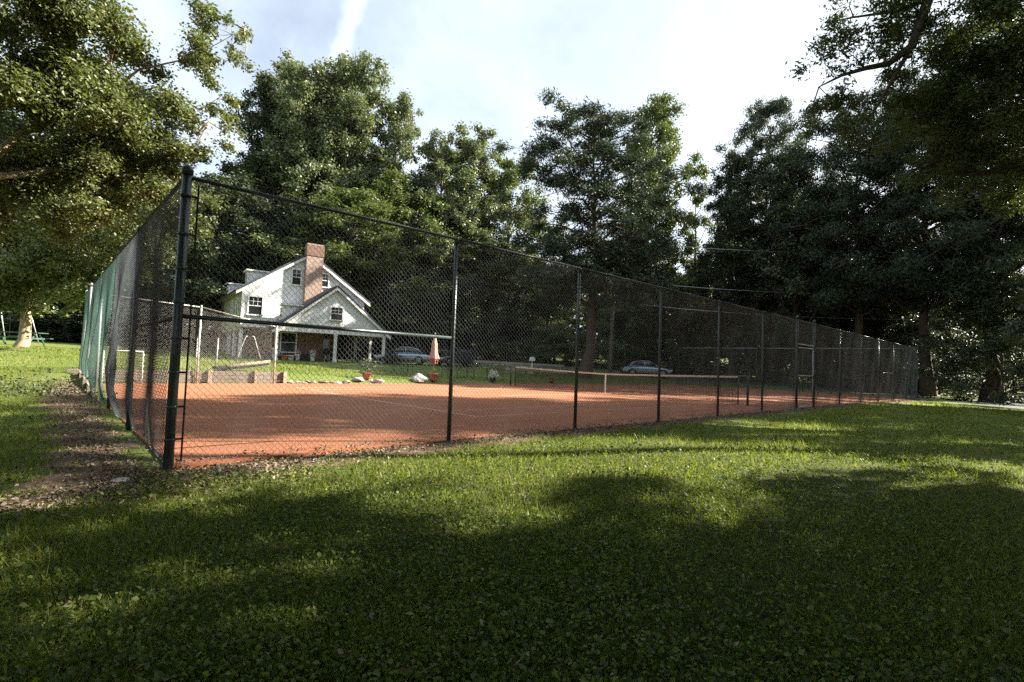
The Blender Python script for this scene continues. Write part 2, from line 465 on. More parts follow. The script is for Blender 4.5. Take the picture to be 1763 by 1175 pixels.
M['leaf_clover'] = leaf_mat('leaf_clover', (0.028, 0.064, 0.012), (0.160, 0.195, 0.038), 0.52, 0.36, 0.28)
M['leaf_grass'] = leaf_mat('leaf_grass', (0.085, 0.122, 0.016), (0.225, 0.235, 0.052), 0.6, 0.42, 0.18, c3=(0.34, 0.29, 0.15))
M['leaf_litter'] = leaf_mat('leaf_litter', (0.085, 0.060, 0.040), (0.30, 0.235, 0.175), 0.8, 0.05, 0.2)
M['leaf_myrtle'] = leaf_mat('leaf_myrtle', (0.075, 0.100, 0.036), (0.190, 0.205, 0.088), 0.40, 0.28, 0.55)
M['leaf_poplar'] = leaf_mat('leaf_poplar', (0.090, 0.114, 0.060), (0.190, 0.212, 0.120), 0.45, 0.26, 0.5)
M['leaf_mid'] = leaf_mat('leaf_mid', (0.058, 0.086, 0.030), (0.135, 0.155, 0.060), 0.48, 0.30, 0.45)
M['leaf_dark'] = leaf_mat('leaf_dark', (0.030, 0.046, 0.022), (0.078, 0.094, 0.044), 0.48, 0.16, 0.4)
M['needle'] = leaf_mat('needle', (0.024, 0.044, 0.026), (0.066, 0.088, 0.052), 0.5, 0.12, 0.35)
M['leaf_oak'] = leaf_mat('leaf_oak', (0.045, 0.070, 0.022), (0.105, 0.125, 0.042), 0.45, 0.30, 0.4)
M['flower'] = leaf_mat('flower', (0.55, 0.55, 0.55), (0.75, 0.73, 0.75), 0.6, 0.2, 0.2)

# ------------------------------------------------------------------ court frame and terrain
TH = 0.8276
CX, CY = -3.5293, 5.3793
DX, DY = math.sin(TH), math.cos(TH)
NX, NY = -DY, DX
COURT_RZ = math.pi / 2 - TH
LONG, WIDE = 39.08, 16.2
S0, SP = 3.567, 2.9275
HF = 3.12
def cw(t, o, z=None):
    x, y = CX + DX * t + NX * o, CY + DY * t + NY * o
    return (x, y) if z is None else (x, y, z)
def to_court(x, y):
    return (x - CX) * DX + (y - CY) * DY, (x - CX) * NX + (y - CY) * NY
ctrl = [(*cw(-1, -1), -.07), (*cw(5, -1), .0), (*cw(15, -1), .02), (*cw(25, -1), .03), (*cw(38, -1), .02),
        (*cw(-1, 3), -.02), (*cw(-1, 8), .06), (*cw(-1, 13), .16), (*cw(-1, 17), .36),
        (*cw(2, 18), .55), (*cw(7, 18), .46), (*cw(12, 18), .18), (*cw(20, 18), .12), (*cw(30, 18), .12), (*cw(39, 18), .10), (*cw(41, 8), .03),
        (*cw(20, 8), 0.0), (*cw(6, 8), 0.0), (*cw(33, 8), 0.0),
        (0, 0, -.16), (-4, 2, -.13), (5, 1, -.15), (0, -10, -.3), (10, 5, -.10), (20, 10, -.12), (32, 26, -.27), (31, 36, -.25), (40, 24, -.3), (26.5, 30, -.10), (25, 23, -.20), (25, -5, -.1), (-12, 0, -.05),
        (-14, 12, .17), (-22, 24, 1.10), (-30, 25, 1.2), (-12, 8, .02), (-8, 5, -.05), (-25, 12, .6),
        (-14, 36, .74), (-20, 36, .82), (-10, 44, .86), (-20, 46, 1.0), (-9, 47, .95), (-3, 46, .90), (-4, 60, 1.75), (8, 46, .80), (12, 50, .72),
        (25, 58, .6), (42, 45, .3), (-32, 45, 1.4), (-40, 65, 2.2), (0, 100, 4.5), (-60, 100, 5), (60, 100, 3), (200, 200, 8), (-200, 200, 10),
        (200, -100, 0), (-200, -100, 0), (0, 300, 12), (0, -100, -.5)]
ctrl = np.array(ctrl)
def _fit():
    A = ctrl[:, None, :2] - ctrl[None, :, :2]
    K = np.hypot(A[..., 0], A[..., 1])
    n = len(ctrl)
    Pm = np.c_[np.ones(n), ctrl[:, :2]]
    S = np.block([[K, Pm], [Pm.T, np.zeros((3, 3))]])
    return np.linalg.solve(S, np.r_[ctrl[:, 2], 0, 0, 0])
_w = _fit()
def rect_sd(x, y):
    t, o = to_court(x, y)
    dx = np.maximum(np.maximum(0.42 - t, t - (LONG - .4)), 0)
    dy = np.maximum(np.maximum(0.42 - o, o - (WIDE + .35)), 0)
    return np.hypot(dx, dy)
def hz(x, y):
    x = np.asarray(x, float); y = np.asarray(y, float)
    z = np.zeros(x.shape) + _w[-3] + _w[-2] * x + _w[-1] * y
    for (cx, cy, _), w in zip(ctrl, _w[:-3]):
        z = z + w * np.hypot(x - cx, y - cy)
    s = np.clip(rect_sd(x, y) / 0.5, 0, 1); s = s * s * (3 - 2 * s)
    z = z + 0.02 * np.sin(x * 1.3 + y * .6) * np.sin(y * 1.1 - x * .5) * np.clip(rect_sd(x, y) - .6, 0, 1)
    return z * s + (-0.06) * (1 - s)
def g1(x, y): return float(hz(np.array([x]), np.array([y]))[0])
def on_ground(px, py, Ymax=150):
    """where the ray through a photo pixel meets the terrain"""
    Y = np.linspace(1.2, Ymax, 3000)
    r = ray(px, py)
    X = r[0] * Y / r[1]; Z = EYE + r[2] * Y / r[1]
    h = hz(X, Y)
    k = np.argmax(Z < h)
    if not (Z < h).any(): k = len(Y) - 1
    return np.array([X[k], Y[k], h[k]])

def build_terrain():
    n = 230
    u = np.linspace(-1, 1, n)
    xs = 420 * np.sinh(5.2 * u) / np.sinh(5.2)
    ys = 14 + 420 * np.sinh(5.2 * u) / np.sinh(5.2)
    X, Y = np.meshgrid(xs, ys)
    Z = hz(X.ravel(), Y.ravel())
    V = np.c_[X.ravel(), Y.ravel(), Z]
    i = np.arange(n * n).reshape(n, n)
    F = np.stack([i[:-1, :-1], i[:-1, 1:], i[1:, 1:], i[1:, :-1]], -1).reshape(-1, 4)
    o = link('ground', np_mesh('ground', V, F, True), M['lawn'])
    tag(o, 'grassy ground sloping up to the house and the woods', kind='structure')
build_terrain()

def ribbon(name, pts, width, mat_, label, lift=0.02, seg=1.0, ragged=0.0, seed=1):
    """a strip laid on the terrain along a polyline"""
    rr = random.Random(seed)
    P2 = [np.array(p[:2], float) for p in pts]
    line = []
    for a, b in zip(P2[:-1], P2[1:]):
        k = max(1, int(np.linalg.norm(b - a) / seg))
        line += [a + (b - a) * i / k for i in range(k)]
    line.append(P2[-1])
    V, F = [], []
    m = 6
    for i, p in enumerate(line):
        t = line[min(i + 1, len(line) - 1)] - line[max(i - 1, 0)]
        t = t / np.linalg.norm(t); nn = np.array([-t[1], t[0]])
        wl_, wr_ = [(width / 2 + rr.uniform(-1, 1) * ragged) for _ in range(2)]
        for j in range(m + 1):
            q = p + nn * (-wl_ + (wl_ + wr_) * j / m)
            V.append((q[0], q[1], g1(q[0], q[1]) + (lift if 0 < j < m else -0.02)))
    for i in range(len(line) - 1):
        for j in range(m):
            a = i * (m + 1) + j
            F.append((a, a + 1, a + m + 2, a + m + 1))
    o = link(name, np_mesh(name, V, np.array(F), True), mat_)
    return tag(o, label, kind='structure')

# ---- clay court (one slab, white lines as parts)
court = B()
court.box(((LONG) / 2, (WIDE + .3) / 2, -0.15), (LONG - 0.1, WIDE + .2, 0.30))
court_o = court.build('court', M['clay'])
court_o.location = (CX, CY, 0); court_o.rotation_euler = (0, 0, COURT_RZ)
tag(court_o, 'orange red clay tennis court with faint white lines', kind='structure')
NT, NO = 18.0, 7.96
def cline(t0, o0, t1, o1, w=0.055):
    L = math.hypot(t1 - t0, o1 - o0); a = math.atan2(o1 - o0, t1 - t0)
    B().box(((t0 + t1) / 2, (o0 + o1) / 2, 0.003), (L + w, w, 0.006), a).build('court_line', M['line'], court_o)
for s in (-1, 1):
    cline(NT + s * 11.885, NO - 5.485, NT + s * 11.885, NO + 5.485, .09)
    cline(NT + s * 6.4, NO - 4.115 + .06, NT + s * 6.4, NO + 4.115 - .06)
    cline(NT - 11.885 + .08, NO + s * 5.485, NT + 11.885 - .08, NO + s * 5.485)
    cline(NT - 11.885 + .08, NO + s * 4.115, NT + 11.885 - .08, NO + s * 4.115)
cline(NT - 6.4 + .07, NO, NT + 6.4 - .07, NO)

# ---- bare soil strips by the fence, drives
ribbon('soil_strip', [cw(-0.4, -0.25), cw(10, -0.25), cw(25, -0.2), cw(LONG, -0.2)], 0.8, M['soil'], 'bare soil and leaf litter strip along the long fence', 0.012, .35, .16, 3)
ribbon('soil_patch', [cw(-0.9, -0.9), cw(-0.5, 1.5), cw(-0.55, 5), cw(-0.5, 9), cw(-0.45, 13)], .85, M['soil'], 'bare leaf strewn soil beside the end fence', 0.014, .25, .22, 5)
ribbon('driveway', [(32.5, 6), (29.9, 18), (29.0, 28), (28.8, 38), (23, 47), (10, 49.5), (2, 49), (-10, 48.5), (-24, 50)], 4.2, M['asphalt'], 'grey asphalt drive passing behind the court', 0.02, 1.0, .05, 4)
ribbon('parking_area', [(-14, 58), (-2, 58.5), (8, 58)], 7.0, M['asphalt_pale'], 'pale parking area beyond the house', 0.03, 1.0, .2, 6)
ribbon('side_drive', [(31, 33), (42, 40), (54, 48), (72, 58)], 4.0, M['asphalt'], 'shaded drive leading towards the white garage', 0.035, 1.0, .1, 8)

# ------------------------------------------------------------------ chain-link fences
WD = 0.0365          # half a diamond
def chain_mesh(name, width, height, z0=0.05, r=0.0029, fn=None, hfun=None):
    """woven zigzag wires in the local XZ plane; fn(x,z)->y offset, hfun(x)->(bottom, top)"""
    nc = int(round(width / WD)); nr = int(round((height - z0) / WD))
    k = np.arange(nc)[:, None]; j = np.arange(nr + 1)[None, :]
    side = (j + k) % 2
    x = (k + side * 1.0) * WD + (0.5 - side) * 0.006 + 0 * j
    z = z0 + j * WD + 0 * k
    y = np.where(side == 1, 0.0028, -0.0028) + 0 * z
    x = x * (width / (nc * WD))
    if hfun is not None:
        b, t = hfun(x)
        z = b + (t - b) * (j / nr)
    if fn is not None:
        y = y + fn(x, z)
    pts = np.stack([x, y, z], -1)                      # nc, nr+1, 3
    ring = np.array([[1, 0, 0], [-.5, .87, 0], [-.5, -.87, 0]]) * r
    ring = np.array([[0.75, 0, 0.5], [-.5, .87, 0], [-.5, -.87, 0]]) * r * 1.1
    V = (pts[:, :, None, :] + ring[None, None]).reshape(-1, 3)
    base = (np.arange(nc)[:, None] * (nr + 1) + np.arange(nr)[None, :]).reshape(-1) * 3
    F = np.concatenate([np.stack([base + a, base + (a + 1) % 3, base + 3 + (a + 1) % 3, base + 3 + a], -1) for a in range(3)])
    return np_mesh(name, V, F, True)

def fence_root(label, loc, rz):
    return empty('chain_link_fence', loc, rz, label, 'fence')
def post(parent, x, top, base=-0.15, r=0.031, m='green_paint', y=0.0, cap=True, lean=(0, 0)):
    pr = B()
    pr.tube([(x, y, base), (x + lean[0], y + lean[1], top)], r, 12)
    o = pr.build('post', M[m], parent, True)
    if cap:
        B().lathe([(r * 1.18, -.05), (r * 1.22, 0), (r * 1.05, .025), (r * .6, .048), (0.004, .055)], (x + lean[0], y + lean[1], top), 12).build('post_cap', M[m], o, True)
    return o
def rail(parent, a, b, r=0.021, m='green_paint'):
    return B().tube([a, b], r, 8).build('rail', M[m], parent, True)

# long side, nearest the camera
fl = fence_root('tall dark green chain link fence along the near long side of the court', (CX, CY, 0), COURT_RZ)
tp = [0.0] + [S0 + SP * i for i in range(6)]                      # six posts, then the gate
gate0, gate1 = tp[-1], tp[-1] + 0.60 * SP
rest = np.linspace(gate1, LONG, 7)
corner = post(fl, 0, HF + .02, -.35, 0.048)
for zz in (.28, .62, .98, 1.34, 1.72, 2.08, 2.45, 2.86):
    B().lathe([(.053, -.014), (.056, -.012), (.056, .012), (.053, .014)], (0, 0, zz), 14).build('tension_band', M['green_paint'], corner, True)
    B().box((.075, 0, zz), (.07, .012, .022)).build('band_bolt', M['black_metal'], corner)
B().box((.112, 0, 1.52), (.018, .008, 2.96)).build('tension_bar', M['black_metal'], fl)
for i, t in enumerate(tp[1:-1]):
    post(fl, t, HF - .06 - .01 * i * 0, -.25, 0.032, cap=True)
for t in (gate0, gate1):
    post(fl, t, HF + .07, -.25, 0.045)
for t in rest[1:-1]:
    post(fl, t, HF - .06, -.25, 0.031)
post(fl, LONG, HF + .02, -.25, 0.045)
allp = tp + [gate1] + list(rest[1:])
for a, b in zip(allp[:-1], allp[1:]):
    if (a, b) == (gate0, gate1): continue
    rail(fl, (a + .03, 0, HF - .035 if a > 0 else HF - .06), (b - .03, 0, HF - .035))
rail(fl, (.03, 0, 1.575), (S0 - .03, 0, 1.560), 0.024)
rail(fl, (gate0, 0, HF - .03), (gate1, 0, HF - .03))
for a, b in zip(rest[3:-1], rest[4:]):
    rail(fl, (a + .03, 0, 1.45), (b - .03, 0, 1.45), .017)
wav = lambda x, z: .018 * np.sin(x * 2.3 + z * 1.1) * np.sin(z * 1.9 + .5) + .010 * np.sin(x * 5.1 - z * 2)
pan = chain_mesh('chain_link_panel', SP, HF - .03, .06, fn=wav)
first = chain_mesh('chain_link_first', S0 - .1, HF - .04, .06, fn=wav)
link('chain_link', first, M['wire'], fl, (.1, -.005, 0))
for a, b in zip(allp[1:-1], allp[2:]):
    if (a, b) == (gate0, gate1): continue
    o = link('chain_link', pan, M['wire'], fl, (a, -.036, 0))
    o.scale = ((b - a) / SP, 1, 1)
# gate between its two taller posts
gw = gate1 - gate0 - .13
gt = empty('gate', cw(gate0 + .065, 0, 0), COURT_RZ, 'narrow pipe framed chain link gate in the long fence', 'gate')
for xx in (.02, gw - .02):
    B().tube([(xx, 0, .06), (xx, 0, 2.16)], .021, 8).build('gate_stile', M['galv'], gt, True)
for zz in (.08, 1.16, 2.15):
    B().tube([(.04, 0, zz), (gw - .04, 0, zz)], .019, 8).build('gate_rail', M['galv'], gt, True)
gm = chain_mesh('chain_link_gate', gw - .06, 2.13, .1)
link('chain_link', gm, M['wire'], gt, (.03, -.01, 0))
for zz in (.35, 1.9):
    B().box((-.015, 0, zz), (.05, .03, .06)).build('hinge', M['black_metal'], gt)
B().box((gw - .03, -.04, 1.1), (.05, .06, .16)).build('latch', M['black_metal'], gt, bevel=.008)
rail(fl, (gate0 + .045, 0, 2.26), (gate1 - .045, 0, 2.26), .021, 'galv')
tm = chain_mesh('chain_link_transom', gw + .04, HF - .05, 2.28)
link('chain_link', tm, M['wire'], fl, (gate0 + .05, -.02, 0))

# left end, slack mesh that bulges outwards (local x runs across the court)
fe = fence_root('sagging green chain link fence across the near end of the court', (CX, CY, 0), COURT_RZ + math.pi / 2)
epos = [0, 3.3, 6.5, 9.8, 13.0, WIDE]
zbase = lambda o: np.interp(o, [0, 5.5, 8.5, 12, WIDE], [.03, .06, .14, .34, .50])
for i, o_ in enumerate(epos[1:]):
    post(fe, o_, HF - (.06 if i < 4 else 0), -.2, .032 if i < 4 else .042, 'green_paint' if i < 2 else 'galv', lean=(0, (.03, -.05, .02, .06, 0)[i]))
B().box((.11, 0.0, 1.5), (.018, .008, 2.9)).build('tension_bar', M['black_metal'], fe)
for a, b in zip(epos[:-1], epos[1:]):
    rail(fe, (a + .04, 0, HF - .04), (b - .04, 0, HF - .04), .021)
rail(fe, (.04, 0, 1.56), (epos[1] - .03, 0, 1.54), .022)
def bulge(off):
    def fn(x, z):
        X = x + off
        fold = np.sin(X * 2.9 + .5 * np.sin(z * 1.3)) * .5 + np.sin(X * 1.55 + 1) * .5
        a = np.interp(X, [0, .5, 2, 7, 12, 16.2], [0, .02, .11, .20, .16, .05])
        prof = np.clip(1 - np.abs(z - 0.85) / 2.2, 0, 1) ** 1.3
        low = np.clip((0.45 - z) / .45, 0, 1) * np.interp(X, [0, 1, 6, 10], [0, .04, .14, .0])
        return (.35 + fold * .85) * a * prof - low
    return fn
for i, (a, b) in enumerate(zip(epos[:-1], epos[1:])):
    a2 = a + (.1 if i == 0 else 0)
    hf = lambda x, a2=a2: (zbase(x + a2), HF - .05 - 0 * x)
    me = chain_mesh('chain_link_end', b - a2, HF - .05, .05, fn=bulge(a2), hfun=hf)
    link('chain_link', me, M['wire'] if i < 2 else M['wire_green'], fe, (a2, .036, 0))
# board kerb under the far half of that fence
kb = empty('timber_kerb', (CX, CY, 0), COURT_RZ + math.pi / 2, 'weathered board kerb propping the far half of the end fence', 'kerb')
ks = [7.6, 9.6, 11.4, 13.2, 14.8, WIDE + .15]
for a, b in zip(ks[:-1], ks[1:]):
    z0_, z1_ = float(zbase(a)), float(zbase(b))
    B().prism([(a, .05, -.15), (b - .02, .05, -.15), (b - .02, .05, z1_ - .02), (a, .05, z0_ - .02)], (0, .045, 0)).build('board', M['wood_tan'], kb)
    B().box((a + .08, .135, z0_ * .45), (.09, .07, z0_ + .18)).build('stake', M['wood_grey'], kb)

# far end behind the other baseline
ff = fence_root('tall dark chain link fence across the far end of the court', cw(LONG, 0, 0), COURT_RZ + math.pi / 2)
fp = np.linspace(0, WIDE, 6)
for o_ in fp[1:]:
    post(ff, o_, HF - .04, -.2, .031)
for a, b in zip(fp[:-1], fp[1:]):
    rail(ff, (a + .03, 0, HF - .035), (b - .03, 0, HF - .035), .021, 'galv')
    o = link('chain_link', pan, M['wire'], ff, (a, .036, 0)); o.scale = ((b - a) / SP, 1, 1)
    rail(ff, (a + .03, 0, 1.45), (b - .03, 0, 1.45), .017)
# short return on the house side, its last bay sloping down
fb = fence_root('bare galvanised chain link fence on the house side with a sloping top rail', cw(0, WIDE, 0), COURT_RZ)
bp = [0, 3.4, 6.2]
btop = lambda t: np.interp(t, [0, 2.9, 6.2], [HF, HF - .06, 2.42])
for t in bp[1:]:
    post(fb, t, float(btop(t)), -.1, .036, 'galv')
for a, b in zip(bp[:-1], bp[1:]):
    rail(fb, (a + .03, 0, float(btop(a)) - .03), (b - .03, 0, float(btop(b)) - .03), .022, 'galv')
    me = chain_mesh('chain_link_return', b - a, HF, .3, hfun=lambda x, a=a: (.05 + 0 * x, btop(x + a) - .05))
    link('chain_link', me, M['galv'], fb, (a, .036, 0))
# low retaining wall of stacked timbers behind that return
rw = empty('retaining_wall', cw(0, WIDE + .38, 0), COURT_RZ, 'low weathered timber retaining wall at the back of the court', 'wall')
rr = random.Random(4)
for row in range(3):
    x = .1 - rr.uniform(0, .6)
    while x < 6.7:
        L = rr.uniform(1.7, 2.6)
        L = min(L, 6.9 - x)
        if L < .4: break
        B().box((x + L / 2, .09 + rr.uniform(-.012, .012), -.02 + .165 * row + .08), (L - .012, .18, .158), bev=0).build('timber', M['wood_grey'], rw, bevel=.012)
        x += L
for x in (1.5, 3.9, 5.6, 6.75):
    B().box((x, -.065, .24), (.14, .11, .56)).build('pile', M['wood_tan'], rw, bevel=.01)

# ------------------------------------------------------------------ tennis net
nt = empty('tennis_net', cw(NT, NO, 0), COURT_RZ + math.pi / 2, 'tennis net with tan headband strung between dark posts', 'net')
for s in (-1, 1):
    B().tube([(s * 6.4, 0, -.1), (s * 6.4, 0, 1.09)], .04, 12).build('net_post', M['black_metal'], nt, True)
    B().tube([(s * 6.05, 0, 0), (s * 6.05, 0, 1.07)], .022, 10).build('net_stick', M['black_metal'], nt, True)
    B().tube([(s * 6.4, 0, 1.08), (s * 6.05, 0, 1.065)], .008, 6).build('cable', M['galv'], nt, True)
ztop = lambda x: .925 + .14 * (np.abs(x) / 6.05) ** 1.25
xs = np.linspace(-6.05, 6.05, 41)
hb = B()
for a, b in zip(xs[:-1], xs[1:]):
    za, zb_ = float(ztop(a)), float(ztop(b))
    hb.prism([(a, -.011, za - .07), (b, -.011, zb_ - .07), (b, -.011, zb_), (a, -.011, za)], (0, .022, 0))
hb.build('headband', mat('headband', (0.58, 0.47, 0.36), 0.8, 0, var=.12), nt)
B().box((0, 0, .46), (.055, .03, .90)).build('center_strap', M['trim'], nt)
def net_mesh():
    V, F = [], []
    def strip(a, b, w=.0055):
        a, b = np.array(a, float), np.array(b, float)
        n = np.cross(b - a, (0, 1, 0)); n = n / np.linalg.norm(n) * w
        k = len(V); V.extend([a - n, b - n, b + n, a + n]); F.append((k, k + 1, k + 2, k + 3))
        n = np.array((0, w, 0)); k = len(V); V.extend([a - n, b - n, b + n, a + n]); F.append((k, k + 1, k + 2, k + 3))
    gx = np.arange(-6.03, 6.05, .06)
    for x in gx: strip((x, 0, .04), (x, 0, float(ztop(x)) - .06))
    for q in np.linspace(0, 1, 18):
        for a, b in zip(xs[:-1], xs[1:]):
            strip((a, 0, .04 + (float(ztop(a)) - .10) * q), (b, 0, .04 + (float(ztop(b)) - .10) * q))
    return np_mesh('net_mesh', np.array(V), np.array(F))
tag(link('netting', net_mesh(), M['black_metal'], nt), kind='stuff')

# ------------------------------------------------------------------ house
HU = np.array([7.0, 5.0]); HU = HU / np.linalg.norm(HU)          # along the gable, to the right
HV = np.array([-HU[1], HU[0]])                                   # away from the camera
hp = P(475, 600, 38.0)
HX, HY = hp[0], hp[1]
HZ = 0.80
house = empty('gabled_house', (HX, HY, HZ), math.atan2(HU[1], HU[0]),
              'white clapboard gabled house with brick chimney and columned porch', 'house')
# local x = along gable, local y = back, z up from porch floor
WING = 8.45; W_EAVE = 2.55; W_APEX = 5.95; WB = 2.6               # wing width, heights, depth to main wall
MX0, MW, M_EAVE, M_APEX, MD = -2.1, 9.5, 5.45, 8.75, 15.0         # main block
def hb_(name, m, *a, par=house, bevel=0.0):
    b = B()
    for c, s in a: b.box(c, s)
    return b.build(name, M[m], par, bevel=bevel)
# main block: gable walls and side walls
mg = B()
mx1 = MX0 + MW; mc = MX0 + MW / 2
mg.prism([(MX0, WB, 2.50), (mx1, WB, 2.50), (mx1, WB, M_EAVE), (mc, WB, M_APEX), (MX0, WB, M_EAVE)], (0, .2, 0))
main_wall = mg.build('gable_wall', M['siding'], house)
mg = B(); mg.prism([(MX0, WB + MD, 0), (mx1, WB + MD, 0), (mx1, WB + MD, M_EAVE), (mc, WB + MD, M_APEX), (MX0, WB + MD, M_EAVE)], (0, -.2, 0))
mg.build('gable_wall', M['siding'], house)
hb_('side_wall', 'sage', ((MX0 + .1, WB + MD / 2, M_EAVE / 2 + 1.3), (.2, MD - .44, M_EAVE - 2.6)))
hb_('side_wall', 'brick', ((MX0 + .1 + 1.6, WB + MD / 2, 1.28), (.2, MD - .44, 2.56)))
hb_('side_wall', 'siding', ((mx1 - .1, WB + MD / 2, M_EAVE / 2 + 1.25), (.2, MD - .44, M_EAVE - 2.5)))
hb_('side_porch_beam', 'sage', ((MX0 + .1, WB + MD / 2, 2.42), (.22, MD - .44, .34)))
for k, yy in enumerate((WB + .35, WB + 3.6, WB + 7.0, WB + MD - .4)):
    hb_('column', 'trim', ((MX0 + .12, yy, 1.12), (.26, .26, 2.25)), bevel=.015)
pitch = math.atan2(M_APEX - M_EAVE, MW / 2)
def roof_slab(x0, z0, x1, z1, y0, y1, th, name, par):
    L = math.hypot(x1 - x0, z1 - z0); nx, nz = -(z1 - z0) / L, (x1 - x0) / L
    if nz < 0: nx, nz = -nx, -nz
    a = [(x0, y0, z0), (x1, y0, z1), (x1 + nx * th, y0, z1 + nz * th), (x0 + nx * th, y0, z0 + nz * th)]
    return B().prism(a, (0, y1 - y0, 0)).build(name, M['roofing'], par)
ex = .45
sl = (M_APEX - M_EAVE) / (MW / 2)
rf = roof_slab(MX0 - ex, M_EAVE - sl * ex + .02, mc, M_APEX + .02, WB - .25, WB + MD + .25, .14, 'roof', house)
rf2 = roof_slab(mx1 + ex, M_EAVE - sl * ex + .02, mc, M_APEX + .02, WB - .25, WB + MD + .25, .14, 'roof', house)
# rake boards and soffit
def rake(x0, z0, x1, z1, y, par=house):
    L = math.hypot(x1 - x0, z1 - z0)
    a = [(x0, y, z0 - .22), (x1, y, z1 - .22), (x1, y, z1 - .01), (x0, y, z0 - .01)]
    B().prism(a, (0, .06, 0)).build('rake_board', M['trim'], par)
rake(MX0 - ex, M_EAVE - sl * ex, mc, M_APEX, WB - .27); rake(mx1 + ex, M_EAVE - sl * ex, mc, M_APEX, WB - .27)
hb_('soffit', 'cream', ((MX0 - .22, WB + MD / 2, M_EAVE - .22), (.40, MD + .3, .05)))
hb_('corner_board', 'trim', ((MX0 + .08, WB - .02, (M_EAVE + 2.50) / 2 - .05), (.20, .05, M_EAVE - 2.55)))
# wing with gable in front and open porch below
wc = WING / 2
wg = B(); wg.prism([(0, 0, W_EAVE), (WING, 0, W_EAVE), (wc, 0, W_APEX)], (0, .18, 0))
wing_wall = wg.build('gable_wall', M['siding'], house)
ws = (W_APEX - W_EAVE) / wc
we = .38
roof_slab(-we, W_EAVE - ws * we + .02, wc, W_APEX + .02, -.22, WB - .03, .13, 'roof', house)
roof_slab(WING + we, W_EAVE - ws * we + .02, wc, W_APEX + .02, -.22, WB + 5.2, .13, 'roof', house)
rake(-we, W_EAVE - ws * we, wc, W_APEX, -.25); rake(WING + we, W_EAVE - ws * we, wc, W_APEX, -.25)
hb_('porch_beam', 'trim', ((WING / 2, .09, W_EAVE - .17), (WING + .1, .26, .30)))
hb_('porch_beam', 'trim', ((WING - .1, 3.9, W_EAVE - .17), (.24, 7.3, .30)))
hb_('porch_ceiling', 'cream', ((WING / 2, WB + 1.2, W_EAVE - .015), (WING - .3, 7.3, .03)))
hb_('porch_floor', 'stone', ((WING / 2 - .6, 3.6, -.10), (WING + 1.6, 7.9, .20)), bevel=.02)
for (xx, yy) in ((.02, .1), (4.35, .1), (WING - .1, .1), (WING - .1, 3.3), (WING - .1, 7.2)):
    cb = hb_('column', 'trim', ((xx, yy, (W_EAVE - .32) / 2), (.22, .22, W_EAVE - .32)), bevel=.012)
    hb_('column_base', 'trim', ((xx, yy, .08), (.30, .30, .16)), par=cb, bevel=.012)
    hb_('column_capital', 'trim', ((xx, yy, W_EAVE - .39), (.29, .29, .12)), par=cb, bevel=.012)
hb_('porch_wall', 'brick', ((1.65, 1.6, (W_EAVE - .04) / 2), (4.3, .2, W_EAVE - .04)))
hb_('porch_wall', 'brick', ((4.6, 4.6, (W_EAVE - .04) / 2), (2.0, .2, W_EAVE - .04)))
hb_('porch_wall', 'brick', ((5.5, 9.4, (W_EAVE - .04) / 2), (.2, 9.3, W_EAVE - .04)))
hb_('porch_wall', 'brick', ((3.7, 3.1, (W_EAVE - .04) / 2), (.2, 2.8, W_EAVE - .04)))
# chimney outside the main gable
ch = hb_('chimney', 'brick_pink', ((2.95, WB - .32, 5.35), (1.30, .62, 8.4)))
hb_('chimney_cap', 'brick', ((2.95, WB - .32, 9.0), (1.38, .70, .9)), par=ch, bevel=.02)
hb_('chimney_pot', 'stone', ((2.95, WB - .32, 9.5), (1.2, .5, .14)), par=ch)
def window(x, y, z, w, h, cols=3, rows=2, face='front', par=house, sash=True):
    """a framed double-hung sash; front faces -y, left faces -x"""
    root = B()
    f = .09
    def tr(c, s):
        return (c, s) if face == 'front' else ((c[1], c[0], c[2]), (s[1], s[0], s[2]))
    def bx(parts, name, m, par_):
        b = B()
        for dx, dz, sx, sz, dy, sy in parts:
            if face == 'front': b.box((x + dx, y + dy, z + dz), (sx, sy, sz))
            else: b.box((x + dy, y + dx, z + dz), (sy, sx, sz))
        return b.build(name, M[m], par_)
    o = bx([(0, h / 2 + f / 2, w + 2 * f, f, -.03, .08), (-w / 2 - f / 2, 0, f, h, -.03, .08), (w / 2 + f / 2, 0, f, h, -.03, .08)], 'window', 'trim', par)
    bx([(0, -h / 2 - .04, w + 2 * f + .08, .08, -.05, .14)], 'sill', 'trim', o)
    bx([(0, 0, w, h, 0.0, .02)], 'pane', 'glass', o)
    bars = [(0, 0, w, .05, -.025, .03)]
    for i in range(1, cols): bars.append((-w / 2 + w * i / cols, h / 4 + .02, .025, h / 2 - .06, -.02, .02))
    for i in range(1, rows): bars.append((0, h / 2 * i / rows + .01, w - .01, .025, -.024, .02))
    bx(bars, 'muntin', 'trim', o)
    return o
window(MX0 + .95, WB - .02, 4.15, .92, 1.35)
window(1.72, WB - .02, 6.75, .62, 1.2, 2, 2)
window(3.98, WB - .02, 6.75, .50, 1.05, 2, 2)
window(4.30, -.02, 3.85, .86, .96, 3, 2)
window(1.15, 1.48, 1.42, 1.05, 1.45, 1, 1)
for yy in (WB + 2.0, WB + 5.0): window(MX0 - .02, yy, 4.1, .8, 1.3, 2, 2, 'left')
# porch door
dr = hb_('door', 'cream', ((4.75, 4.47, 1.05), (.95, .06, 2.05)), bevel=.01)
hb_('door_pane', 'glass', ((4.75, 4.43, 1.35), (.60, .03, 1.1)), par=dr)
B().lathe([(.03, 0), (.035, .03), (.01, .05)], (5.1, 4.41, 1.0), 8).build('door_knob', M['rim'], dr)
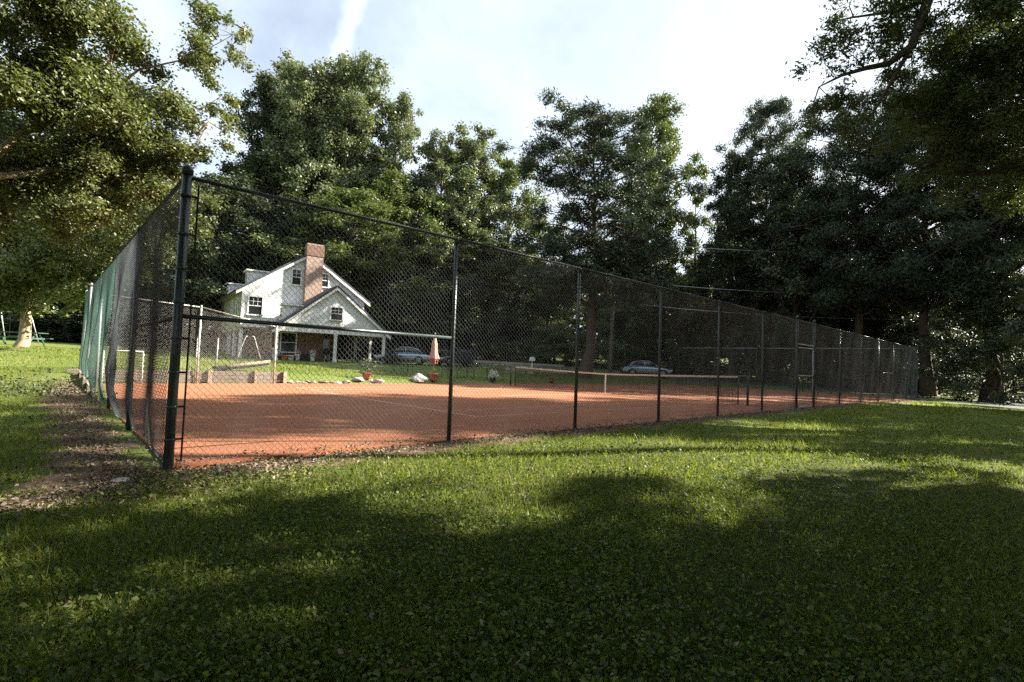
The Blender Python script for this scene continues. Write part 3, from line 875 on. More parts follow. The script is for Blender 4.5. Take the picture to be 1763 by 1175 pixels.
# dormers: on the main left slope, and a small one on the wing's left slope
def dormer(xf, yc, zf, w, h, depth):
    """front faces -x at xf; runs back into the roof"""
    b = B(); b.box((xf + depth / 2, yc, zf + h / 2), (depth, w, h))
    o = b.build('dormer', M['siding'], house)
    r_ = B()
    r_.prism([(xf - .2, yc - w / 2 - .14, zf + h), (xf - .2, yc + w / 2 + .14, zf + h), (xf - .2, yc + w / 2 + .14, zf + h + .10), (xf - .2, yc - w / 2 - .14, zf + h + .10)], (depth + .35, 0, 0))
    r_.build('dormer_roof', M['trim'], o)
    window(xf - .01, yc, zf + h * .5, w * .55, h * .66, 2, 2, 'left', par=o)
    return o
dormer(MX0 + .55, WB + 1.9, 5.75, 1.35, 1.25, 2.1)
dormer(MX0 + .15, WB + 10.4, 5.55, 1.35, 1.25, 2.1)
dormer(.55, 1.35, 3.0, 1.05, 1.25, 1.9)
def house_pt(x, y, z=0.0):
    q = np.array([HX, HY]) + HU * x + HV * y
    return (q[0], q[1], HZ + z)
# porch lantern
ln = hb_('porch_lantern', 'black_metal', ((5.6, .9, W_EAVE - .2), (.16, .16, .26)), bevel=.02)

# ------------------------------------------------------------------ things on the porch
def pot(name, loc, r, h, m, label, cat='pot', plant=None, group=None, seed=1, nleaf=160, spread=1.5):
    o = empty(name, loc, 0, label, cat, group)
    b = B().lathe([(r * .68, 0), (r * .80, h * .3), (r * .97, h * .85), (r * 1.08, h * .86), (r * 1.08, h), (r * .92, h), (r * .86, h * .86), (.01, h * .84)], n=18)
    b.build('vessel', M[m], o, True)
    if plant:
        rg = np.random.default_rng(seed)
        d = rg.normal(size=(nleaf, 3)); d /= np.linalg.norm(d, axis=1)[:, None]
        p = d * (rg.random((nleaf, 1)) ** .5) * r * spread + np.array([0, 0, h + r * spread * .55])
        p[:, 2] = np.maximum(p[:, 2], h * .9)
        link('foliage', kites(p, r * .42, .6, rg, .4), M[plant], o)
    return o
def kites(p, L, aspect, rg, up=0.5, outward=None, bend=True):
    """leaf-shaped quads at points p"""
    n = len(p)
    nrm = rg.normal(size=(n, 3)); nrm[:, 2] = np.abs(nrm[:, 2]) * (1 - up) + up * 1.6
    if outward is not None: nrm += outward * 0.8
    nrm /= np.linalg.norm(nrm, axis=1)[:, None]
    t = rg.normal(size=(n, 3)); t -= nrm * (t * nrm).sum(1)[:, None]
    t /= np.linalg.norm(t, axis=1)[:, None]
    s = np.cross(nrm, t)
    l = (L * (0.65 + 0.7 * rg.random(n)))[:, None]
    w = l * aspect
    a = p - t * l * .5; c = p + t * l * .5
    b = p + s * w * .5 + t * l * .08 + nrm * l * .06; d = p - s * w * .5 + t * l * .08 + nrm * l * .06
    V = np.stack([a, b, c, d], 1).reshape(-1, 3)
    F = np.arange(4 * n).reshape(-1, 4)
    return np_mesh('leaves', V, F)
pot('flower_pot', house_pt(.35, .95), .22, .34, 'teal', 'teal pot of red flowers at the left end of the porch', plant='flower', seed=2)
pot('flower_pot', house_pt(.75, .75), .20, .40, 'orange', 'orange glazed pot standing on the porch below the window', seed=3)
pot('flower_pot', house_pt(1.25, .8), .25, .42, 'white_paint', 'round white pot on the porch below the window', seed=4)
pot('flower_pot', house_pt(1.75, .9), .20, .50, 'white_paint', 'white pot with pale plant next to the round white pot', plant='flower', seed=5)
pot('flower_pot', house_pt(2.85, .8), .19, .55, 'white_paint', 'tall white urn with pale flowers against the brick wall', plant='flower', seed=6, nleaf=220)
pot('flower_pot', house_pt(.15, 1.2), .22, .95, 'white_paint', 'tall white jar by the corner column of the porch', seed=7)
def bin_(loc, rz, label):
    o = empty('storage_bin', loc, rz, label, 'bin')
    B().box((0, 0, .26), (.8, .5, .52)).build('tub', M['black_metal'], o, bevel=.03)
    B().box((0, 0, .55), (.84, .54, .05)).build('lid', M['rubber'], o, bevel=.015)
bin_(house_pt(2.2, 1.15), math.atan2(HU[1], HU[0]), 'low black storage bin on the porch by the brick wall')
# kettle grill
gr = empty('grill', house_pt(4.0, 1.0), .3, 'black covered grill on the porch beside the middle column', 'grill')
B().lathe([(.05, .55), (.24, .62), (.30, .78), (.31, .82)], n=18).build('bowl', M['black_metal'], gr, True)
B().lathe([(.315, .83), (.30, .94), (.20, 1.06), (.03, 1.10)], n=18).build('lid', M['black_metal'], gr, True)
for k in range(3):
    w = k * 2.094
    B().tube([(.12 * math.cos(w), .12 * math.sin(w), .6), (.3 * math.cos(w), .3 * math.sin(w), 0)], .014, 6).build('leg', M['rim'], gr)
B().box((.48, 0, .80), (.34, .42, .03)).build('side_shelf', M['wood_tan'], gr)

def iron_chair(loc, rz, label, group=None, m='black_metal'):
    o = empty('patio_chair', loc, rz, label, 'chair', group)
    b = B()
    for i in range(6): b.box((-.20 + .08 * i, 0, .43), (.05, .44, .018))
    b.build('seat', M[m], o)
    for sx in (-1, 1):
        B().tube([(sx * .22, -.20, 0), (sx * .21, -.20, .43)], .014, 6).build('leg', M[m], o)
        B().tube([(sx * .22, .24, 0), (sx * .21, .21, .43), (sx * .20, .27, .92)], .014, 6).build('leg', M[m], o)
        B().tube([(sx * .21, -.20, .43), (sx * .25, -.20, .63), (sx * .25, .20, .65)], .013, 6).build('armrest', M[m], o)
    bk = B()
    bk.tube([(-.20, .27, .90), (-.12, .28, .97), (0, .285, 1.0), (.12, .28, .97), (.20, .27, .90)], .014, 6)
    for i in range(-2, 3): bk.tube([(i * .075, .22, .47), (i * .075, .277, .95)], .009, 5)
    bk.build('backrest', M[m], o)
    return o
iron_chair(house_pt(5.2, 1.6), 3.0, 'black wire chair on the porch right of the middle column')
iron_chair(house_pt(6.5, 1.3), 3.9, 'black wire chair on the porch near the right hand columns')
def table(loc, rz, label, r=.5):
    o = empty('patio_table', loc, rz, label, 'table')
    B().lathe([(r, .70), (r + .01, .715), (r, .73), (.01, .735)], n=20).build('table_top', M['black_metal'], o)
    for k in range(4):
        w = k * math.pi / 2 + .6
        B().tube([(.1 * math.cos(w), .1 * math.sin(w), .70), (.16 * math.cos(w), .16 * math.sin(w), .35), (.34 * math.cos(w), .34 * math.sin(w), 0)], .014, 6).build('leg', M['black_metal'], o)
table(house_pt(5.9, 2.2), 0, 'small round black table on the porch between two chairs', .38)

# ------------------------------------------------------------------ yard between the court and the house
def G(px, Y):
    """ground point straight under photo column px at forward distance Y"""
    q = P(px, 600, Y)
    return (q[0], q[1], g1(q[0], q[1]))
def back_edge(px, extra=.7):
    """ground point just past the house side edge of the court under photo column px"""
    best = None
    for Y in np.linspace(14, 50, 400):
        q = P(px, 600, Y)
        t, o = to_court(q[0], q[1])
        if o > WIDE + extra:
            return (q[0], q[1], g1(q[0], q[1]))
    return G(px, 30)
iron_chair(G(686, 33), .4, 'black iron chair on the lawn left of the closed umbrella')
iron_chair(G(704, 33.4), 2.6, 'black iron chair facing the one left of the umbrella')
iron_chair(G(771, 32.5), -.5, 'black iron chair just right of the closed umbrella')
iron_chair(G(798, 33), 1.2, 'black iron chair in front of the dark car')
iron_chair(G(812, 32), 3.3, 'black iron chair in front of the rear of the dark car')
iron_chair(G(846, 32), .2, 'black iron chair behind the white flower planter')
iron_chair(G(862, 31.5), 2.9, 'black iron chair nearest the far net post')
table(G(785, 32.2), .3, 'round black iron table on the lawn among the chairs', .5)
# closed umbrella
ub = empty('patio_umbrella', G(748, 28.5), 0, 'closed faded pink umbrella on the lawn behind the court', 'umbrella')
B().tube([(0, 0, 0), (0, 0, 2.55)], .022, 10).build('pole', M['wood_grey'], ub, True)
B().lathe([(.26, 0), (.26, .05), (.08, .09), (.04, .22)], n=16).build('base', M['black_metal'], ub, True)
def folded(z0, z1, r0, r1, nf=8, amp=.35, seed=1):
    rg = random.Random(seed); vs, fs, n, m = [], [], 32, 12
    for i in range(m + 1):
        u = i / m; r = r0 + (r1 - r0) * u
        r *= 1 + .10 * math.sin(u * 9 + seed)
        for k in range(n):
            w = 2 * math.pi * k / n
            q = r * (1 + amp * math.sin(w * nf / 2 + u * 1.5) * (1 - u * .6))
            vs.append((q * math.cos(w), q * math.sin(w), z0 + (z1 - z0) * u))
    for i in range(m):
        for k in range(n):
            fs.append((i * n + k, i * n + (k + 1) % n, (i + 1) * n + (k + 1) % n, (i + 1) * n + k))
    fs.append(tuple(m * n + k for k in range(n)))
    b = B(); b.add(vs, fs); return b
folded(1.18, 2.48, .22, .055, seed=2).build('canopy', M['umbrella_cloth'], ub, True)
folded(.92, 1.22, .17, .20, seed=3).build('valance', M['umbrella_red'], ub, True)
B().lathe([(.03, 2.52), (.035, 2.57), (.02, 2.62), (.004, 2.65)], n=10).build('finial', M['wood_tan'], ub, True)
# pots and stones on the back edge of the court
pot('flower_pot', back_edge(634), .24, .30, 'terracotta', 'terracotta pot with a bushy dark plant at the back edge of the court', plant='leaf_dark', seed=11, nleaf=420, spread=2.0)
pot('flower_pot', back_edge(748), .26, .42, 'terracotta', 'plain terracotta pot below the closed umbrella', plant='leaf_mid', seed=12, nleaf=40, spread=1.0)
pot('flower_pot', back_edge(851), .20, .26, 'black_metal', 'dark planter full of white flowers left of the far net post', plant='flower', seed=13, nleaf=260, spread=1.6)
pot('flower_pot', back_edge(952), .24, .34, 'terracotta', 'small terracotta pot behind the net', seed=14)
def rock(loc, s, seed, label, m='rock_white', group=None):
    rg = random.Random(seed)
    import bmesh
    bm = bmesh.new(); bmesh.ops.create_icosphere(bm, subdivisions=3, radius=1)
    for v in bm.verts:
        d = v.co.copy()
        k = 1 + .18 * math.sin(d.x * 3.1 + seed) + .14 * math.sin(d.y * 4.3 + seed * 2) + .10 * math.sin(d.z * 5.7 + seed * 3 + d.x * 4)
        v.co = Vector((d.x * s[0] * k, d.y * s[1] * k, max(-.3, d.z * k) * s[2]))
    me = bpy.data.meshes.new('rock'); bm.to_mesh(me); bm.free()
    o = link('rock', me, M[m], None, (loc[0], loc[1], loc[2] + s[2] * .2))
    return tag(o, label, 'rock', group)
rock(back_edge(725), (.42, .3, .3), 3, 'pale rounded boulder left of the plain terracotta pot')
rock(back_edge(650, .5), (.34, .22, .16), 5, 'flat pale stone right of the bushy terracotta pot')
rock(back_edge(618, .6), (.26, .2, .13), 6, 'small pale stone left of the bushy terracotta pot')
for k, pxx in enumerate((482, 500, 517, 536, 556, 578, 598)):
    rock(back_edge(pxx, .45), (.24 + .06 * (k % 3), .17, .07 + .025 * (k % 2)), 20 + k, ('first', 'second', 'third', 'fourth', 'fifth', 'sixth', 'seventh')[k] + ' low grey edging stone counted from the timber retaining wall', 'stone', 'edging stones at the back of the court')
q = on_ground(211, 831); rock(q, (.11, .07, .03), 9, 'flat pale stone on the soil in front of the corner post')
q = on_ground(462, 690)
# court drag brush leaning with its A-shaped handle up
bq = cw(5.3, WIDE + 1.0); bz = g1(*bq)
br = empty('court_brush', (bq[0], bq[1], bz), COURT_RZ + .12, 'long court drag brush with an A shaped pipe handle on the bank', 'brush')
B().tube([(-1.05, 0, .14), (1.1, .06, .46)], .075, 10).build('brush_bar', M['wood_grey'], br, True)
bb = B()
for i in range(26): bb.box((-1.0 + .08 * i, 0, .05 + .0120 * i), (.07, .05, .10))
bb.build('bristle', M['black_metal'], br)
B().tube([(-.36, 0, .24), (-.20, -.02, .9), (-.02, -.03, 1.45), (.04, -.03, 1.52)], .018, 8).build('handle', M['galv'], br, True)
B().tube([(.72, 0, .40), (.52, -.02, .95), (.34, -.03, 1.48), (.25, -.03, 1.53)], .018, 8).build('handle', M['galv'], br, True)
B().lathe([(.05, -.06), (.12, -.05), (.12, .05), (.05, .06)], (-1.1, 0, .16), 14).build('end_wheel', M['rubber'], br, True)
for k, (tt, hh, lab) in enumerate(((2.2, 1.75, 'thin bare galvanised stake at the timber wall'), (3.1, 1.3, 'shorter bare galvanised stake behind the drag brush'))):
    q = cw(tt + 1.2, WIDE + .32 + .9 * k); z = g1(*q)
    o = empty('stake', (q[0], q[1], 0 if k == 0 else z), 0, lab, 'stake')
    B().tube([(0, 0, -.1), (.02 * k, 0, hh)], .022, 8).build('pipe', M['galv'], o, True)
    B().lathe([(.026, 0), (.026, .03), (.005, .045)], (.02 * k, 0, hh), 8).build('cap', M['galv'], o)
# white pipe frame left behind the end fence
q = G(214, 17.8)
pf = empty('pipe_frame', (q[0], q[1], q[2] if q[2] > 0 else 0), .6, 'white pipe goal frame seen through the end fence', 'frame')
for sx in (-.55, .55):
    B().tube([(sx, 0, 0), (sx, 0, 1.15)], .022, 8).build('upright', M['white_paint'], pf, True)
    B().tube([(sx, 0, 1.15), (sx, .7, 0)], .018, 8).build('brace', M['white_paint'], pf, True)
B().tube([(-.55, 0, 1.15), (.55, 0, 1.15)], .022, 8).build('crossbar', M['white_paint'], pf, True)
# low rail barrier and post box along the drive
def barrier(px0, px1, Y, h, label):
    a, b = G(px0, Y), G(px1, Y + .6)
    o = empty('rail_barrier', a, 0, label, 'barrier')
    A = np.array(a); Bv = np.array(b) - A
    for u in np.linspace(0, 1, 4):
        p = Bv * u
        B().box((p[0], p[1], p[2] + h / 2 - .1), (.14, .14, h + .2)).build('post', M['wood_grey'], o, bevel=.012)
    B().prism([(0, -.10, h - .18), (0, -.07, h - .18), (0, -.07, h), (0, -.10, h)], tuple(Bv)).build('rail_board', M['wood_tan'], o)
barrier(818, 972, 42.5, .72, 'long low wooden rail barrier along the edge of the drive')
barrier(872, 976, 39.5, .45, 'shorter low rail barrier in front of the long one')
q = G(917, 41)
mb = empty('mailbox', q, .2, 'white mailbox on a white post by the drive', 'mailbox')
B().box((0, 0, .52), (.09, .09, 1.04)).build('post', M['trim'], mb, bevel=.008)
bx_ = B(); n_ = 10
bx_.prism([(.17 * math.cos(math.pi * k / n_), -.3, 1.18 + .17 * math.sin(math.pi * k / n_)) for k in range(n_ + 1)] + [(-.17, -.3, 1.02), (.17, -.3, 1.02)], (0, .6, 0))
bx_.build('box', M['trim'], mb)
B().box((.19, .1, 1.3), (.02, .05, .22)).build('flag', M['lamp_red'], mb)
# utility pole with wires
q = G(1051, 44)
up_ = empty('utility_pole', q, 0, 'weathered wooden utility pole beyond the court', 'utility pole')
B().tube([(0, 0, -.5), (.12, 0, 6), (.25, 0, 12.4)], [.17, .15, .12], 12).build('pole', M['pole_wood'], up_, True)
B().box((.24, 0, 11.6), (2.2, .1, .12)).build('crossarm', M['pole_wood'], up_)
for k in (-.95, -.35, .85):
    B().lathe([(.03, 0), (.05, .04), (.03, .08), (.045, .12), (.01, .16)], (k + .24, 0, 11.66), 8).build('insulator', M['white_paint'], up_, True)
q2 = G(1720, 40)
u2 = empty('utility_pole', q2, 0, 'second wooden utility pole hidden among the dark trees on the right', 'utility pole')
B().tube([(0, 0, -.5), (0, 0, 12)], [.16, .12], 12).build('pole', M['pole_wood'], u2, True)
B().box((0, 0, 11.2), (.1, 2.2, .12)).build('crossarm', M['pole_wood'], u2)
for k, (za, zb_, lab) in enumerate(((11.7, 11.6, 'topmost thin utility wire'), (8.3, 8.2, 'middle thin utility wire'), (6.4, 6.2, 'lowest thin utility wire'))):
    a = Vector((q[0] + .2, q[1], q[2] + za)); b = Vector((q2[0], q2[1], q2[2] + zb_))
    pts = [a.lerp(b, i / 16) - Vector((0, 0, 1.0 * (1 - (2 * i / 16 - 1) ** 2) * .6)) for i in range(17)]
    o = B().tube(pts, .014, 4).build('utility_wire', M['rim'])
    tag(o, lab + ' strung in front of the right hand trees', 'wire')
# green playground bench and swing frame far left
q = G(28, 32)
pb = empty('picnic_table', q, .15, 'long dark green picnic table behind the smooth barked tree', 'picnic table')
for i in range(4): B().box((0, -.33 + .22 * i, .80), (2.9, .20, .05)).build('top_board', M['green_board'], pb, bevel=.008)
for s in (-1, 1):
    B().box((0, s * .75, .48), (2.9, .28, .05)).build('bench_board', M['green_board'], pb, bevel=.008)
    for t_ in (-1, 1):
        B().tube([(t_ * 1.1, s * .15, .78), (t_ * 1.1, s * .7, 0)], .05, 6).build('leg', M['green_board'], pb)
    B().box((s * 1.1, 0, .45), (.08, 1.6, .1)).build('brace', M['green_board'], pb)
q = G(22, 36)
sw = empty('swing_frame', q, .1, 'pale A shaped swing frame behind the green picnic table', 'swing')
for s in (-1, 1):
    for t_ in (-1, 1):
        B().tube([(s * 1.1, t_ * .75, 0), (s * .95, 0, 2.2)], .03, 8).build('leg', M['galv'], sw, True)
B().tube([(-1.1, 0, 2.2), (1.1, 0, 2.2)], .035, 8).build('crossbar', M['galv'], sw, True)
for x in (-.3, .3): B().tube([(x, 0, 2.2), (x, 0, .5)], .008, 5).build('chain', M['black_metal'], sw)
B().box((0, 0, .5), (.66, .2, .04)).build('swing_seat', M['green_board'], sw)
# white garage at the end of the side drive
q = G(1664, 52)
gz = empty('garage', q, .35, 'pale garage half hidden by dark trees on the right', 'garage')
B().box((0, 0, 1.2), (5.0, 5.0, 2.9)).build('wall', M['white_paint'], gz)
B().prism([(-2.9, -2.9, 2.6), (2.9, -2.9, 2.6), (0, -2.9, 4.3)], (0, 5.8, 0)).build('roof', M['roofing'], gz)
B().box((.9, -2.53, 1.05), (2.6, .08, 2.1)).build('garage_door', M['sage'], gz, bevel=.01)
# neighbour house seen through the porch
q = G(622, 84)
nh = empty('neighbour_house', q, .2, 'small distant white house seen through the porch columns', 'house')
B().box((0, 0, 1.5), (7, 6, 3.4)).build('wall', M['white_paint'], nh)
B().prism([(-3.9, -3.5, 3.1), (3.9, -3.5, 3.1), (0, -3.5, 5.4)], (0, 7, 0)).build('roof', M['roofing'], nh)
for x in (-1.8, 1.8): B().box((x, -3.03, 1.8), (1.0, .08, 1.3)).build('window', M['glass'], nh)

# ------------------------------------------------------------------ cars
def car(loc, rz, paint, label, L=4.75, Wd=1.78, H=1.42, kind='sedan', group='parked cars'):
    o = empty('parked_car', loc, rz, label, 'car', group)
    hl = L / 2
    if kind == 'sedan':
        # (x, sill z, shoulder z, half width)
        st = [(-hl, .42, .66, .62), (-hl + .12, .26, .80, .80), (-hl + .7, .20, .93, .88), (-.9, .19, .97, .89), (0, .19, .95, .89), (.75, .19, .93, .89), (hl - .75, .20, .84, .87), (hl - .15, .24, .70, .78), (hl, .36, .58, .60)]
        gl = [(-1.62, .95, .96, .72), (-1.0, .95, H - .08, .60), (-.45, .95, H, .60), (.15, .95, H - .02, .60), (1.02, .93, .95, .72)]
        wx = (-1.38, 1.40)
    else:
        st = [(-hl, .45, .95, .78), (-hl + .1, .30, 1.05, .86), (-1.2, .26, 1.06, .90), (0, .26, 1.06, .90), (.8, .26, 1.05, .90), (hl - .6, .28, .98, .88), (hl - .1, .32, .85, .80), (hl, .42, .70, .66)]
        gl = [(-hl + .04, 1.04, 1.08, .78), (-hl + .42, 1.04, H - .05, .68), (-.6, 1.04, H, .68), (.25, 1.04, H - .03, .67), (1.05, 1.04, 1.07, .76)]
        wx = (-1.38, 1.42)
    def loft(secs, name, m, par, top=False, sub=0):
        vs, fs = [], []
        n = None
        for x, z0, z1, w in secs:
            h = z1 - z0
            if not top:
                ring = [(-w * .92, z0), (-w, z0 + h * .30), (-w, z0 + h * .68), (-w * .94, z0 + h * .92), (-w * .72, z1), (w * .72, z1), (w * .94, z0 + h * .92), (w, z0 + h * .68), (w, z0 + h * .30), (w * .92, z0)]
            else:
                wb = .80
                ring = [(-wb, z0), (-(wb + (w - wb) * .85), z0 + h * .85), (-w * .85, z1), (w * .85, z1), (wb + (w - wb) * .85, z0 + h * .85), (wb, z0)]
            n = len(ring)
            vs += [(x, y, z) for y, z in ring]
        for i in range(len(secs) - 1):
            for k in range(n):
                fs.append((i * n + k, i * n + (k + 1) % n, (i + 1) * n + (k + 1) % n, (i + 1) * n + k))
        fs.append(tuple(range(n))); fs.append(tuple((len(secs) - 1) * n + k for k in range(n)))
        b = B(); b.add(vs, fs)
        ob = b.build(name, M[m], par, True)
        if sub:
            md = ob.modifiers.new('sub', 'SUBSURF'); md.levels = sub; md.render_levels = sub
        return ob
    body = loft(st, 'body', paint, o, False, 2)
    cab = loft(gl, 'greenhouse', 'glass', o, True, 0)
    # roof skin and pillars
    rs = [g for g in gl if g[2] > H - .12]
    rb = B()
    for (x0, a0, z0, w0), (x1, a1, z1, w1) in zip(rs[:-1], rs[1:]):
        rb.add([(x0, -w0 * .9, z0 + .005), (x1, -w1 * .9, z1 + .005), (x1, w1 * .9, z1 + .005), (x0, w0 * .9, z0 + .005),
                (x0, -w0 * .8, z0 + .035), (x1, -w1 * .8, z1 + .035), (x1, w1 * .8, z1 + .035), (x0, w0 * .8, z0 + .035)],
               [(0, 1, 5, 4), (1, 2, 6, 5), (2, 3, 7, 6), (3, 0, 4, 7), (4, 5, 6, 7), (3, 2, 1, 0)])
    rb.build('roof', M[paint], cab, True)
    pl = B()
    for s in (-1, 1):
        def wat(x):
            return float(np.interp(x, [g[0] for g in gl], [g[3] for g in gl])), float(np.interp(x, [g[0] for g in gl], [g[2] for g in gl]))
        seq = [(g[0], s * (g[3] if g[2] > H - .12 else .79), g[2] + .01) for g in gl]
        pl.tube(seq, .035, 6)
        xm = -.25
        w_, z_ = wat(xm); pl.tube([(xm, s * .81, .93), (xm, s * (w_ + .015), z_ - .04)], .035, 6)
        pl.tube([(gl[0][0], s * .81, gl[0][1]), (gl[-1][0], s * .81, gl[-1][1])], .025, 6)
    pl.build('pillar', M[paint], cab, True)
    for x in wx:
        for s in (-1, 1):
            tb = B()
            y0, y1 = s * .70, s * .905
            vs, fs, n = [], [], 24
            prof = [(.0, y0), (.29, y0), (.325, y0 + (y1 - y0) * .2), (.325, y0 + (y1 - y0) * .8), (.29, y1), (.20, y1)]
            for r_, yy in prof:
                for k in range(n):
                    w = 2 * math.pi * k / n
                    vs.append((x + max(r_, .001) * math.cos(w), yy, .325 + max(r_, .001) * math.sin(w)))
            for i in range(len(prof) - 1):
                for k in range(n): fs.append((i * n + k, i * n + (k + 1) % n, (i + 1) * n + (k + 1) % n, (i + 1) * n + k))
            tb.add(vs, fs)
            wh = tb.build('wheel', M['rubber'], o, True)
            rmb = B()
            for k in range(6):
                w = 2 * math.pi * k / 6
                rmb.tube([(x, y1 - s * .01, .325), (x + .2 * math.cos(w), y1 - s * .01, .325 + .2 * math.sin(w))], .03, 5)
            rmb.tube([(x + .205 * math.cos(2 * math.pi * k / 20), y1 - s * .005, .325 + .205 * math.sin(2 * math.pi * k / 20)) for k in range(21)], .022, 5)
            rmb.build('rim', M['rim'], wh, True)
            arch = B()
            arch.tube([(x + .37 * math.cos(a), s * .885, .325 + .37 * math.sin(a)) for a in np.linspace(-.15, math.pi + .15, 12)], .025, 5)
            arch.build('wheel_arch', M['rubber'], body, True)
    hzed = .62 if kind == 'sedan' else .82
    for s in (-1, 1):
        B().box((hl - .14, s * .60, hzed), (.22, .32, .13)).build('headlight', M['lamp_clear'], o, bevel=.03)
        B().box((-hl + .10, s * .62, hzed + .10), (.16, .30, .15)).build('tail_light', M['lamp_red'], o, bevel=.03)
        B().box((.78, s * .93, 1.0 if kind == 'sedan' else 1.12), (.10, .18, .12)).build('mirror', M[paint], o, bevel=.025)
    B().box((hl - .03, 0, .38), (.12, 1.2, .16)).build('bumper', M['rubber'], o, bevel=.03)
    B().box((-hl + .04, 0, .40), (.12, 1.2, .16)).build('bumper', M['rubber'], o, bevel=.03)
    return o
car(G(696, 44), math.pi + .05, 'paint_silver', 'silver blue sedan parked right of the porch columns', 4.9)
car(G(789, 44.5), math.pi + .72, 'paint_black', 'black sedan parked behind the closed umbrella', 4.5)
car(G(1113, 48), -.08, 'paint_silver', 'silver car on the drive behind the court, right of the utility pole', 4.6)
car(G(690, 57), math.pi / 2 + .4, 'paint_white', 'white car parked beyond the roof of the silver blue sedan', 4.5)
car(G(733, 59), math.pi / 2 - .2, 'paint_dark', 'dark tall car parked behind the trunk of the silver blue sedan', 4.6, H=1.72, kind='suv')
car(G(768, 58.5), math.pi / 2 - .1, 'paint_black', 'black tall car parked beyond the black sedan', 4.6, H=1.72, kind='suv')
car(G(801, 60), math.pi / 2 + .1, 'paint_silver', 'silver car farthest right in the row beyond the black sedan', 4.5)

# ------------------------------------------------------------------ trees
def tubes_mesh(lines, n=6):
    """lines: list of (pts (k,3), radii (k)) joined into one branch mesh"""
    b = B()
    for pts, rad in lines: b.tube(pts, rad, n, cap=False)
    me = bpy.data.meshes.new('trunk')
    me.from_pydata(b.v, [], b.f)
    me.polygons.foreach_set('use_smooth', [True] * len(me.polygons))
    me.update()
    return me
def clump_leaves(cs, rs, n, rg, L, aspect, squash=.65, up=.45, core=None, needle=False):
    """leaves spread through clumps (centres cs, radii rs)"""
    w = rs ** 2; w = w / w.sum()
    idx = rg.choice(len(cs), n, p=w)
    d = rg.normal(size=(n, 3)); d /= np.linalg.norm(d, axis=1)[:, None]
    # each clump is broken into sprays, so its outline stays ragged
    q = rg.random(n) ** .45
    sub = rg.normal(size=(len(cs), 9, 3)); sub /= np.linalg.norm(sub, axis=2)[..., None]
    pick = sub[idx, rg.integers(0, 9, n)]
    d = d * .62 + pick * .62
    p = cs[idx] + d * (q * rs[idx])[:, None] * np.array([1, 1, squash])
    p += rg.normal(size=(n, 3)) * L * .6
    return kites(p, L, aspect, rg, up, outward=d * .6)
def crown_env(kind, u):
    if kind == 'round': return (math.sin(math.pi * min(1, max(0, .10 + u * .88)) ** .80)) ** .62
    if kind == 'tall': return min(1, (u + .22) * 2.4) * (1 - .62 * u ** 1.5)
    if kind == 'dome': return math.sqrt(max(.05, 1 - ((u - .45) / .62) ** 2))
    if kind == 'cone': return .15 + .95 * (1 - u)
    return 1
def gen_tree(seed, H, R, cb, kind, n, L, aspect, bark_r, squash=.65, nl=16, clump=.24, up=.45, sparse=1.0):
    rg = np.random.default_rng(seed)
    lines, cs, rs = [], [], []
    zt = np.linspace(0, 1, 9)
    wob = np.cumsum(rg.normal(size=(9, 2)) * H * .007, axis=0)
    tr = np.c_[wob[:, 0], wob[:, 1], zt * H * .93 - .4]
    tr[0, :2] = 0
    lines.append((tr, bark_r * (1.25 - 1.15 * zt ** .8) * np.where(zt < .05, 1.35, 1)))
    at = lambda z: np.array([np.interp(z, tr[:, 2], tr[:, 0]), np.interp(z, tr[:, 2], tr[:, 1]), z])
    az = rg.random() * 6.28
    for i in range(nl):
        u = (i + .5 + rg.uniform(-.4, .4)) / nl
        az += 2.4 + rg.uniform(-.5, .5)
        zend = H * (cb + (1 - cb) * u)
        rad = R * crown_env(kind, u) * rg.uniform(.72, 1.12)
        rise = (.12 if squash < .45 else .55) * rad * rg.uniform(.7, 1.3)
        z0 = max(H * cb * .75, zend - rise - .04 * H)
        a = at(min(z0, H * .88)); e = np.array([a[0] + math.cos(az) * rad * .8, a[1] + math.sin(az) * rad * .8, min(zend, H * .97)])
        m1 = a * .62 + e * .38 + np.array([0, 0, -.03 * rad]) + rg.normal(size=3) * .05 * rad
        m2 = a * .28 + e * .72 + rg.normal(size=3) * .06 * rad
        br = bark_r * (.42 - .26 * u)
        lines.append((np.array([a, m1, m2, e]), np.array([br, br * .72, br * .45, br * .16])))
        k = 5 if rad > R * .5 else 3
        for j in range(k):
            f = .38 + .62 * (j + rg.random()) / k
            base = m1 * (1 - f) + e * f
            off = rg.normal(size=3) * np.array([1, 1, .62]) * rad * .29
            c = base + off
            cs.append(c); rs.append(R * clump * rg.uniform(.6, 1.2) * (1 - .28 * u))
            lines.append((np.array([base, (base + c) / 2 + rg.normal(size=3) * .03 * rad, c + off * .4]), np.array([br * .3, br * .2, br * .06])))
    for j in range(5):
        cs.append(np.array([tr[-1, 0] + rg.normal() * R * .16, tr[-1, 1] + rg.normal() * R * .16, H * (1 - .09 * rg.random()) - R * .10])); rs.append(R * clump * .72)
    leaves = clump_leaves(np.array(cs), np.array(rs), n, rg, L, aspect, squash, up)
    return tubes_mesh(lines), leaves
_proto = {}
def tree(name, loc, label, trunk_me, leaf_me, bark, leaf, rz=0.0, sc=(1, 1, 1), cat='tree', group=None):
    o = empty(name, loc, rz, label, cat, group)
    o.scale = sc
    a = bpy.data.objects.new('trunk', trunk_me); b = bpy.data.objects.new('crown', leaf_me)
    for x, m in ((a, bark), (b, leaf)):
        col.objects.link(x); x.parent = o
        if not x.data.materials: x.data.materials.append(None)
        x.material_slots[0].link = 'OBJECT'; x.material_slots[0].material = M[m]
    return o
